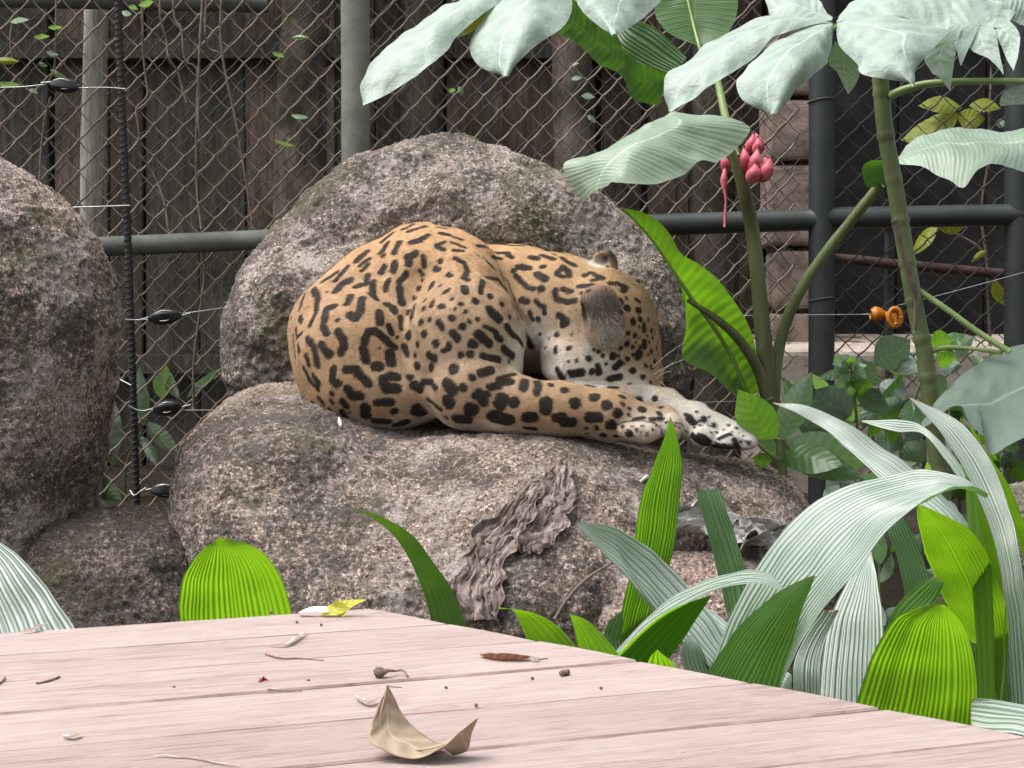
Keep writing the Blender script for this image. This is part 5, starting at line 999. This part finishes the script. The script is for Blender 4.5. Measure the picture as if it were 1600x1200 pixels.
for k in range(46):
    a, b = RNG.uniform(1300, 1580), RNG.uniform(760, 1000); an = RNG.uniform(-2.8, -.3); Lq = RNG.uniform(30, 60)
    simple_leaf((a, b), (a + Lq * math.cos(an), b + Lq * math.sin(an)), RNG.uniform(14, 26), RNG.uniform(2.9, 3.5), RNG.uniform(2.9, 3.5), (SHRUB, SHRUBD)[k % 2], s5, 120 + k)
for k in range(6): stem('stem', [(1330 + 40 * k, 1080, 3.2), (1335 + 40 * k, 940, 3.2), (1330 + 42 * k, 820, 3.2)], (3.5, 2.5, 2), STEMG, s5, Y=3.2)
# climbing plant behind the right panel
RY_ = groot(1500, 800, 6.0); cl = thing('climbing_vine', 'yellow green climber behind the right chain-link panel', 'vine', RY_)
q4 = lambda a, b: (1250 + a / 2.6086, 100 + b / 2.6086)
for k, (a, b, c, d, wv, mt) in enumerate([(660,180,480,170,26,YELL),(650,200,410,310,38,YELL),(640,210,755,225,34,YELL),(690,170,820,180,20,YELL),(560,660,460,780,22,YELL),(560,660,680,660,30,YELL),(760,760,700,810,10,YELL),(790,880,850,990,22,YELL),(800,250,840,235,14,SHRUBP)]):
    simple_leaf(q4(a, b), q4(c, d), wv, 5.95, 5.95, mt, cl, 200 + k)
for pts in ([(775, 1150), (760, 800), (740, 600), (765, 400), (775, 150), (780, 0)], [(770, 420), (700, 300), (650, 200)], [(760, 800), (720, 740), (560, 660)]):
    stem('stem', [(*q4(a, b), 5.98) for a, b in pts], (2.5, 1.8), MAT_VINE, cl, Y=6)
# leaves behind the left mesh
RL = groot(220, 760, 5.95); bl = thing('broadleaf_plant', 'pale broad leaved plant behind the mesh left of the flat boulder', 'plant', RL)
z4 = lambda a, b: (a / 2.857, 400 + b / 2.857)
for k, (a, b, c, d, wv, mt) in enumerate([(500,930,470,570,56,SHRUBP),(640,760,620,490,26,SHRUBP),(660,740,800,880,26,SHRUBP),(720,640,740,480,30,SHRUBP),(830,640,1060,480,14,SHRUB),(620,800,700,940,16,SHRUBP),(440,980,550,1110,28,SHRUB),(740,500,800,640,18,SHRUBP)]):
    simple_leaf(z4(a, b), z4(c, d), wv, 5.98, 5.9, mt, bl, 230 + k)
stem('stem', [(*z4(560, 1200), 5.97), (*z4(560, 950), 5.96), (*z4(640, 770), 5.95)], (4, 3, 2), STEMG, bl, Y=6)
# small leaved climber in the mesh
RV = groot(80, 760, 5.66); sv = thing('climbing_vine', 'thin small leaved climber on the mesh at the upper left', 'vine', RV)
for k, (a, b, c, d, wv) in enumerate([(15,34,45,30,9),(75,42,98,42,6),(52,58,78,56,7),(72,80,92,86,8),(60,98,74,102,6),(-10,94,32,96,11),(78,108,105,122,9),(-8,130,35,134,9),(45,140,60,146,5),(190,20,206,22,8),(200,10,216,14,8),(216,8,240,2,10),(455,60,483,60,8),(425,82,445,90,7),(455,180,482,183,8),(428,218,460,228,6),(700,142,712,140,7),(716,136,722,150,7),(895,105,905,98,6),(893,125,910,122,6),(908,150,930,152,9),(918,180,930,192,9)]):
    simple_leaf((a, b), (c, d), wv, 5.66, 5.64, SHRUBP if k != 5 else YELL, sv, 250 + k)
for pts in ([(88, -20), (87, 60), (84, 110), (75, 130)], [(20, 34), (16, 60), (20, 100)]): stem('stem', [(a, b, 5.67) for a, b in pts], (1.8, 1.3), MAT_VINE, sv, Y=5.7)
# ================================================================== DECK AND LITTER
DZ = CAMZ - .36
def deckpt(px, py):
    a, b = (px - 800) / F, -(py - 600) / F; d = np.array([a, CP + b * SP, b * CP - SP]); return np.array([0, 0, CAMZ]) + d * (-.36 / d[2])
PA = math.atan2(.172, .468); ud = np.array([math.cos(PA), math.sin(PA), 0]); vd = np.array([-math.sin(PA), math.cos(PA), 0])
m = Mat('deck_timber', .68, .35)
oi = m.n('ObjectInfo'); va = m.n('VectorMath'); va.operation = 'MULTIPLY_ADD'; m.l(oi.outputs['Random'], va.inputs[0]); va.inputs[1].default_value = (37, 23, 11); m.l(m.tc.outputs['Object'], va.inputs[2])
def dco(sc):
    mp = m.n('Mapping'); mp.inputs['Scale'].default_value = sc; m.l(va.outputs[0], mp.inputs[0]); return mp.outputs[0]
vv = dco((1.2, 16, 16)); gr = m.noise(5.5, 9, .74, 2.2, vv); fine = m.noise(26, 7, .7, .3, dco((1.0, 14, 14))); blot = m.noise(3.2, 5, .6, vec=dco((1, 2, 1)))
c = m.ramp(gr, [(.30, (.17, .115, .10)), (.44, (.31, .235, .215)), (.56, (.385, .31, .29)), (.75, (.445, .385, .365))])
c = m.mix(m.math('MULTIPLY', m.ramp(blot, [(.4, (0, 0, 0)), (.62, (1, 1, 1))]), .45), c, (.455, .395, .378, 1))
c = m.mix(m.math('MULTIPLY', m.ramp(fine, [(.62, (0, 0, 0)), (.72, (1, 1, 1))]), .45), c, (.27, .15, .12, 1))
c = m.mix(m.math('MULTIPLY', m.ramp(m.voro(2.6, dco((1, 2.6, 1))), [(.02, (1, 1, 1)), (.05, (.25, .25, .25)), (.075, (.6, .6, .6)), (.095, (0, 0, 0))]), .6), c, (.25, .13, .10, 1))
spk = m.ramp(m.noise(90, 3, .5, vec=m.co('Object', (.6, 1.4, 1))), [(.70, (0, 0, 0)), (.745, (1, 1, 1))])
c = m.mix(m.math('MULTIPLY', spk, .6), c, (.16, .09, .075, 1))
hv = m.mix(oi.outputs['Random'], (.82, .79, .78, 1), (.97, .96, .96, 1)); c = m.mix(1.0, c, hv, 'MULTIPLY')
m.color(c); m.bump(m.math('ADD', gr, m.math('MULTIPLY', fine, .6)), .4, .006); MAT_DECK = m.m
MAT_DIRT = plain_mat('joint_dirt', (.17, .11, .09, 1), .9, .5, 12, .3, .2, 0, (.36, .28, .26, 1))
deck = thing('wooden_deck', 'pinkish wooden plank deck in the foreground with fallen leaves on it', 'deck', (-.3, 1.0, .3))
o0 = deckpt(0, 988); e1, e2 = deckpt(600, 955), deckpt(1600, 1150)
vfar = float(vd @ o0); wP = .1305; TH = .034
vcur = vfar
ed = (e2 - e1) / np.linalg.norm(e2 - e1)
for k in range(11):
    v1 = vcur; v0 = vcur - wP + .0028; vcur -= wP
    def uedge(v):  # where the sawn diagonal end meets this line
        t = (v - vd @ e1) / (vd @ ed); return float(ud @ (e1 + ed * t))
    jt = random.uniform(-.0015, .0015); nseg = 26
    uu0 = np.linspace(-2.3, uedge(v0) + jt, nseg); uu1 = np.linspace(-2.3, uedge(v1) + jt, nseg)
    cx = deck.location
    dzk = random.uniform(-.0012, .0012); V = []
    for i in range(nseg):
        w0 = .0011 * math.sin(i * 1.7 + k); w1 = .0011 * math.sin(i * 1.3 + k * 2)
        prof = [(0, -TH), (0, -.0022), (.0022, 0), (.35 * wP, .0008), (.65 * wP, .0008), (v1 - v0 - .0022, 0), (v1 - v0, -.0022), (v1 - v0, -TH)]
        for dv, dz in prof:
            f = dv / (v1 - v0); u_ = uu0[i] * (1 - f) + uu1[i] * f; vv_ = v0 + dv + w0 * (1 - f) + w1 * f
            V.append((u_, vv_, DZ + dz + dzk))
    V = np.array(V); Fc = []
    for i in range(nseg - 1):
        for j in range(8): n_ = (j + 1) % 8; Fc.append([i*8+j, (i+1)*8+j, (i+1)*8+n_, i*8+n_])
    Fc.append(list(range(8))); Fc.append(list(range((nseg-1)*8, nseg*8))[::-1])
    ctr = np.array([-.4, (v0 + v1) / 2, DZ]); me = make_mesh('plank', V - ctr, [f[::-1] for f in Fc], smooth=False); me.materials.append(MAT_DECK); me.materials.append(MAT_DIRT)
    me.polygons.foreach_set('material_index', [1 if (i < (nseg - 1) * 8 and i % 8 in (0, 1, 5, 6, 7)) else 0 for i in range(len(me.polygons))])
    o = obj('plank', me, MAT_DECK, deck, loc=(0, 0, 0)); w3 = ud * ctr[0] + vd * ctr[1]; o.location = (w3[0] - deck.location.x, w3[1] - deck.location.y, DZ - deck.location.z); o.rotation_euler = (0, 0, PA)
for (a, b) in [(-.15, 1.75), (.3, 1.3), (-.9, 1.5), (-.3, .6)]:
    V, Fc = box((a - .045, b - .045, .2), (a + .045, b + .045, DZ - TH - .004)); obj('leg', bevel_mesh('leg', V, Fc), MAT_DECK, deck)
# ---- things lying on the deck
def on_deck(px, py, up=0.0): p = deckpt(px, py); p[2] += up; return p
TANL = leaf_mat('tan_dry_leaf', (.40, .31, .22, 1), (.40, .26, .14, 1), .7, .3, .22, 8, (.50, .41, .31, 1), True)
# curled tan leaf: a folded sheet standing on its fold
c0 = deckpt(650, 1186); Yl = c0[1]
def L2(px, py, dy=0): return tuple(P(px, py, Yl + dy))
railA = [L2(605, 1076, .03), L2(594, 1100, .03), L2(580, 1135, .025), L2(577, 1160, .01)]
grid = [[L2(605,1075,.035), L2(605,1075,.035), L2(606,1076,.035), L2(606,1077,.035)],
        [L2(592,1104,.03), L2(603,1106,.036), L2(612,1100,.04), L2(617,1098,.045)],
        [L2(579,1138,.015), L2(598,1142,.025), L2(620,1132,.035), L2(632,1124,.045)],
        [L2(577,1162,-.005), L2(600,1160,.01), L2(632,1152,.03), L2(652,1146,.042)],
        [L2(606,1179,-.012), L2(628,1174,.0), L2(652,1166,.02), L2(672,1160,.035)],
        [L2(640,1191,-.015), L2(652,1186,-.008), L2(668,1178,.01), L2(684,1168,.03)],
        [L2(668,1186,-.018), L2(676,1182,-.01), L2(688,1174,.004), L2(694,1163,.022)],
        [L2(692,1172,-.018), L2(700,1168,-.012), L2(708,1162,.0), L2(712,1152,.012)],
        [L2(716,1150,-.012), L2(720,1148,-.008), L2(724,1145,.0), L2(727,1140,.006)],
        [L2(746,1126,.0), L2(746,1126,.0), L2(747,1125,.001), L2(747,1125,.001)]]
A = np.array(grid); A2 = np.stack([resample(A[:, j], 40) for j in range(4)], 1); A3 = np.stack([resample(A2[i], 16) for i in range(40)])
A3 = A3 + grid_normals(A3) * (.0008 * vnoise(A3 * 160, 3) + .0012 * vnoise(A3 * 60, 4))[..., None]
ss, tt = np.meshgrid(np.linspace(0, 1, 16), np.linspace(0, 1, 40)); uv = np.stack([ss, tt], -1).reshape(-1, 2)
flap = np.array([[L2(690,1172,-.016), L2(716,1150,-.01), L2(746,1126,.0)], [L2(700,1178,-.004), L2(722,1160,.0), L2(744,1130,.004)], [L2(708,1183,.01), L2(729,1176,.01), L2(735,1150,.01)]])
f2 = np.stack([resample(flap[:, j], 10) for j in range(3)], 1); f2 = np.stack([resample(f2[i], 12) for i in range(10)])
dz_ = DZ + .001 - min(A3[..., 2].min(), f2[..., 2].min()); A3[..., 2] += dz_; f2[..., 2] += dz_
t = thing('dry_leaf', 'curled tan dry leaf standing on the deck in the foreground', 'leaf', c0)
V = np.concatenate([A3.reshape(-1, 3), f2.reshape(-1, 3)]); Fc = np.concatenate([grid_faces(40, 16), grid_faces(10, 12, 640)])
fu = np.stack(np.meshgrid(np.linspace(0, 1, 12), np.linspace(0, 1, 10)), -1).reshape(-1, 2)
me = make_mesh('blade', V, Fc, uv=np.concatenate([uv, fu])); me = apply_mods(me, [('SOLIDIFY', dict(thickness=.0009))]); me.materials.clear(); obj('blade', me, TANL, t)
V, Fc = tube([A3[0, 1], A3[10, 5], A3[20, 7], A3[32, 8], A3[39, 1]], [.0007, .0010, .0006], 30, 5); V[:, 1] -= .0006; obj('midrib', make_mesh('midrib', V, Fc), TANL, t)
V, Fc = tube([A3[0, 1], A3[0, 1] + [.004, .0, -.001], A3[0, 1] + [.012, .004, -.0025]], [.0006], 8, 5); obj('stalk', make_mesh('stalk', V, Fc), TANL, t)
# yellow leaf
YLF = leaf_mat('yellow_fallen_leaf', (.50, .47, .04, 1), (.55, .52, .03, 1), .55, .4, .35, 8, (.58, .55, .10, 1), True)
BRN = leaf_mat('brown_fallen_leaf', (.24, .10, .065, 1), (.25, .10, .05, 1), .6, .3, .2, 8, (.40, .22, .16, 1), True)
WHT = leaf_mat('bleached_scrap', (.72, .66, .60, 1), (.6, .5, .4, 1), .7, .3, .2, 5, (.8, .76, .7, 1), True)
SEED = plain_mat('dry_seed', (.10, .065, .05, 1), .85, .5, 90, .6, .2, 0, (.22, .17, .14, 1)); TWIG = plain_mat('dry_twig', (.30, .16, .12, 1), .85, .5, 80, .4)
def deck_leaf(name, label, pts, wd, mat, up=.003, curl=.004, flip=1, extra=None):
    """leaf along pixel points on the deck, edges curled up"""
    C_ = np.array([on_deck(a, b) for a, b in pts]); C_ = resample(C_, 22); T = np.gradient(C_, axis=0); T /= np.linalg.norm(T, axis=1, keepdims=True)
    S = np.cross(T, [0, 0, 1]); t_ = np.linspace(0, 1, 22); wv = wd * np.sin(np.pi * t_ ** .8) ** .8 + .0004; s_ = np.linspace(-1, 1, 9)
    G = C_[:, None] + S[:, None] * (s_[None] * wv[:, None])[..., None]
    G[..., 2] += up + curl * (s_[None] ** 2) * (1 + .5 * flip * s_[None]) * np.sin(np.pi * t_)[:, None] + curl * .8 * (t_[:, None] - .5) ** 2 * 2 + .0012 * vnoise(G * 120, 6)
    G[..., 2] += DZ + .0012 - G[..., 2].min()
    uv = np.stack(np.meshgrid(np.linspace(0, 1, 9), t_), -1).reshape(-1, 2)
    o = obj(name, make_mesh(name, G.reshape(-1, 3), grid_faces(22, 9), uv=uv), mat); tag(o, label, 'leaf'); return o
t = thing('yellow_leaf', 'curled yellow leaf at the far corner of the deck', 'leaf', on_deck(520, 962))
yl = on_deck(520, 963)[1] + .0
def yP(a, b, d=0): return P(a, b, yl + d)
for nm, rails in (('blade', [[(500,960),(515,948),(530,940),(548,936),(571,934)],[(508,964),(525,962),(540,956),(552,946),(571,935)]]), ('fold', [[(512,958),(520,946),(524,938)],[(538,964),(541,956),(542,944)]]), ('tip', [[(466,957),(485,950),(512,948)],[(468,958),(488,958),(514,958)]])):
    V, Fc, uv = sheet(rails, [(yl + .01, yl), (yl - .008, yl - .004)], n=20, sub=8, wob=.004, seed=5); V[:, 2] += max(0, DZ + .001 - V[:, 2].min()); obj(nm, make_mesh(nm, V, Fc, uv=uv), YLF if nm != 'tip' else WHT, t)
deck_leaf('brown_leaf', 'flat reddish brown leaf lying near the right edge of the deck', [(750, 1028), (780, 1033), (815, 1034), (836, 1032)], .009, BRN, curl=.006)
deck_leaf('leaf_scrap', 'small white curled scrap touching the brown leaf', [(828, 1034), (834, 1036), (842, 1034)], .0025, WHT, curl=.004)
deck_leaf('leaf_scrap', 'white slender bleached leaf lying in the middle of the deck', [(415, 1011), (445, 1012), (460, 1004), (479, 990)], .0028, WHT, curl=.003)
deck_leaf('leaf_scrap', 'white scrap at the far left edge of the deck', [(30, 990), (52, 988), (62, 982), (72, 979)], .003, WHT, curl=.004)
deck_leaf('leaf_scrap', 'white scrap just behind the curled tan leaf', [(556, 1092), (575, 1104), (592, 1097)], .0035, WHT, curl=.004)
deck_leaf('leaf_scrap', 'small pale scrap near the lower left of the deck', [(97, 1152), (112, 1155), (128, 1150)], .003, WHT, curl=.002)
deck_leaf('leaf_scrap', 'long thin pale strip along the front edge of the deck', [(240, 1184), (300, 1188), (350, 1197), (375, 1199)], .0012, WHT, curl=.001)
deck_leaf('petal', 'tiny red petal left of the middle of the deck', [(405, 1068), (411, 1064), (419, 1066)], .0018, plain_mat('red_petal', (.5, .06, .06, 1), .6, .3), curl=.003)
def twig(label, pts, r, mat=None, lift=.0):
    V, Fc = tube([on_deck(a, b, r * 1.1 + lift * math.sin(math.pi * i / (len(pts) - 1))) for i, (a, b) in enumerate(pts)], [r, r * .9, r * .7], 18, 6, True, .08); tag(obj('twig', make_mesh('twig', V, Fc), mat or TWIG), label, 'twig')
twig('thin reddish twig in the middle of the deck', [(415, 1024), (440, 1030), (475, 1031), (506, 1034)], .0011)
twig('short reddish twig below the tiny red petal', [(419, 1079), (445, 1081), (472, 1081)], .0010)
twig('short brown twig near the left edge of the deck', [(57, 1071), (75, 1067), (93, 1060)], .0016)
twig('brown twig end cut by the left edge of the picture', [(-6, 1074), (2, 1068), (8, 1061)], .0014)
twig('dark stem end beside the brown leaf', [(840, 1033), (848, 1032), (856, 1031)], .0012, SEED)
t = thing('dry_bud', 'dry brown bud with a bent stalk behind the curled leaf', 'bud', on_deck(595, 1062))
b0 = on_deck(592, 1060, .006)
V, Fc = tube([b0 + [-.004, 0, -.002], b0, b0 + [.006, 0, .001], b0 + [.010, 0, .002]], [.0035, .0062, .0055, .003, .0018], 16, 10, True, .06); obj('bud', make_mesh('bud', V, Fc), SEED, t)
V, Fc = tube([b0 + [.009, 0, .002], on_deck(618, 1056, .005), on_deck(630, 1057, .006), on_deck(637, 1060, .002)], [.0016, .0011, .0012], 16, 6); obj('stalk', make_mesh('stalk', V, Fc), TWIG, t)
def seed_(label, px, py, r, n=1):
    parts = []
    for k in range(n):
        c = on_deck(px, py, r * .8) + [RNG.uniform(-1, 1) * r * .9 * (n > 1), RNG.uniform(-1, 1) * r * .9 * (n > 1), r * .3 * (k % 2)]
        parts.append(tube([c - [r, 0, 0], c, c + [r, 0, 0]], [r * .3, r * .9, r, r * .8, r * .3], 7, 7, True, .12))
    V, Fc = join(parts); tag(obj('seed', make_mesh('seed', V, Fc), SEED), label, 'seed')
seed_('crumbly brown seed clump near the right edge of the deck', 882, 1056, .0032, 4); seed_('tiny seed right of the curled leaf, below the seed clump', 939, 1077, .0017); seed_('small slim seed left of the brown seed clump', 832, 1062, .0018)
seed_('tiny dark seed at the far edge beside the lime leaf', 424, 959, .0022); seed_('tiny seed on the far plank near the yellow leaf', 464, 974, .0018); seed_('tiny seed right of the far white scrap', 502, 978, .0018)
seed_('tiny dark seed in the left middle of the deck', 272, 1076, .0016); seed_('tiny dark seed right of the red petal', 482, 1065, .0016); seed_('tiny seed right of the dry bud stalk', 697, 1076, .0016); seed_('tiny seed above the right tip of the curled leaf', 744, 1104, .0018)

# ================================================================== DEAD LEAVES ON THE ROCKS
m = Mat('dead_leaf', .9, .2); nz = m.noise(16, 8, .7); m.color(m.ramp(nz, [(.3, (.07, .05, .045)), (.48, (.21, .16, .147)), (.7, (.42, .35, .33))])); m.bump(m.noise(60, 5, .7), .6, .008); MAT_DEAD = m.m
m = Mat('dead_leaf_grey', .9, .2); nz = m.noise(16, 8, .7); m.color(m.ramp(nz, [(.3, (.13, .12, .11)), (.48, (.36, .345, .33)), (.7, (.56, .54, .52))])); m.bump(m.noise(60, 5, .7), .6, .008); MAT_DEADG = m.m
rocks = [o for o in bpy.data.objects if o.name.startswith('boulder')]
rb = []
for o in rocks:
    me = o.data; ix = np.empty(len(me.loops), np.int32); me.loops.foreach_get('vertex_index', ix); rb.append(BVHTree.FromPolygons((get_co(me) + np.array(o.location)).tolist(), ix.reshape(-1, 4).tolist()))
def rock_hit(px, py):
    d = Vector(P(px, py, 4.0)) - CAMP; d.normalize(); best = None
    for b in rb:
        r = b.ray_cast(CAMP, d, 20)
        if r[0] is not None and (best is None or r[3] < best[1]): best = (np.array(r[0]), r[3])
    return None if best is None else best[0]
def crumple(name, label, L_, R_, mat, lift=.010, amp=.010, n=84, mm=60, seed=1, ragged=1.5, parent=None):
    a = resample([(x, y, 0) for x, y in L_], n)[:, :2]; b = resample([(x, y, 0) for x, y in R_], n)[:, :2]
    G = np.zeros((n, mm, 3)); s = np.linspace(0, 1, mm); last = None
    for i in range(n):
        w0 = ragged * .12 * vnoise(np.array([[i * .35, 0, seed]]), 2)[0]; w1 = ragged * .12 * vnoise(np.array([[i * .35, 5, seed]]), 2)[0]
        for j in range(mm):
            f = s[j] * (1 + w1 - w0) + w0; q_ = a[i] * (1 - f) + b[i] * f; h_ = rock_hit(*q_)
            if h_ is None: h_ = P(q_[0], q_[1], 3.8)
            G[i, j] = h_
    k = np.ones(7) / 7
    for ax in (0, 1): G = np.apply_along_axis(lambda v: np.convolve(np.pad(v, 3, 'edge'), k, 'valid'), ax, G)
    N = grid_normals(G); N *= np.sign((N * (np.array([0, 0, CAMZ]) - G)).sum(-1, keepdims=True))
    pu = np.stack([np.repeat(s[None], n, 0) * 5, np.repeat(np.linspace(0, 1, n)[:, None], mm, 1) * 3.0, np.full((n, mm), seed * 3.1)], -1)
    ridg = 1 - 2.6 * np.abs(vnoise(pu, seed)) + .55 * (1 - 2.6 * np.abs(vnoise(pu * 2.7, seed + 8))) + .3 * (1 - 2.6 * np.abs(vnoise(pu * 6.5, seed + 9)))
    edge = (np.abs(2 * s[None] - 1) ** 4) * (.5 + vnoise(pu * 2, seed + 11))
    G = G + N * (lift + amp * (.8 * ridg + 1.3 * edge))[..., None] + .0035 * np.stack([vnoise(G * 90, seed + k_) for k_ in (2, 3, 4)], -1)
    hole = fbm(G.reshape(-1, 3) * 60, 2, seed + 6).reshape(n, mm)
    Fc = [q_ for q_, (i, j) in zip(grid_faces(n, mm).tolist(), [(i, j) for i in range(n - 1) for j in range(mm - 1)]) if hole[i, j] < .52]
    me = make_mesh(name, G.reshape(-1, 3), Fc); me = apply_mods(me, [('SOLIDIFY', dict(thickness=.0015))]); me.materials.clear()
    o = obj(name, me, mat, parent)
    if parent is None: tag(o, label, 'leaf')
    return o
dl = crumple('dead_leaf', 'crumpled brown dead leaf draped down the front of the flat boulder', [(868,722),(832,768),(812,808),(804,846),(806,868)], [(881,728),(901,775),(892,812),(870,848),(842,868)], MAT_DEAD, seed=3)
crumple('torn_lobe', None, [(838,752),(778,810),(742,834),(722,885),(713,935),(732,974)], [(852,765),(826,826),(804,868),(788,910),(784,945),(781,970)], MAT_DEAD, seed=5, parent=dl, lift=.006)
def rib(pts, r=.0025):
    hh = [rock_hit(a, b) for a, b in pts]; V, Fc = tube([np.array(h) + [0, -.022, .006] for h in hh if h is not None], [r, r * .8, r * .5], 30, 6, True, .1); obj('rib', make_mesh('rib', V, Fc), MAT_VINE, dl)
for pts in ([(884, 716), (850, 748), (824, 792), (806, 850)], [(830, 755), (800, 795), (775, 850), (765, 900)], [(752, 802), (742, 840), (748, 880), (760, 905)], [(872, 735), (862, 790), (840, 840)]): rib(pts)
crumple('dead_leaf', 'crumpled grey dead leaf lying on the small pink boulder', [(985,838),(1050,812),(1090,796),(1150,806),(1218,838)], [(990,850),(1060,848),(1110,870),(1170,880),(1216,852)], MAT_DEADG, lift=.03, amp=.020, seed=9, ragged=.6, n=56, mm=26)
crumple('dead_leaf', 'grey crumpled leaf tuft under the cut palm grass leaf', [(1140,850),(1160,838),(1200,842)], [(1150,880),(1170,876),(1196,862)], MAT_DEADG, lift=.045, amp=.02, seed=15, n=24, mm=18)
h0 = [rock_hit(a, b) for a, b in ((866, 972), (885, 942), (912, 912), (945, 890), (965, 878))]
h0 = [np.array(h) + [0, -.02, .01] for h in h0 if h is not None]
V, Fc = tube(h0, [.004, .0045, .003], 30, 7, True, .08); tag(obj('twig', make_mesh('twig', V, Fc), MAT_VINE), 'bent grey twig leaning on the small pink boulder', 'twig')
for pts, lab in (([(1000, 755), (1006, 750), (1012, 745)], 'tiny white petal on the flat boulder left of the upright leaf'), ([(533, 668), (531, 660), (530, 655)], 'tiny white scrap on the flat boulder under the rump')):
    hs_ = [rock_hit(a, b) for a, b in pts]; V, Fc = tube([np.array(h) + [0, -.006, .004] for h in hs_], [.003, .006, .003], 8, 6); tag(obj('petal', make_mesh('petal', V, Fc), WHT), lab, 'petal')
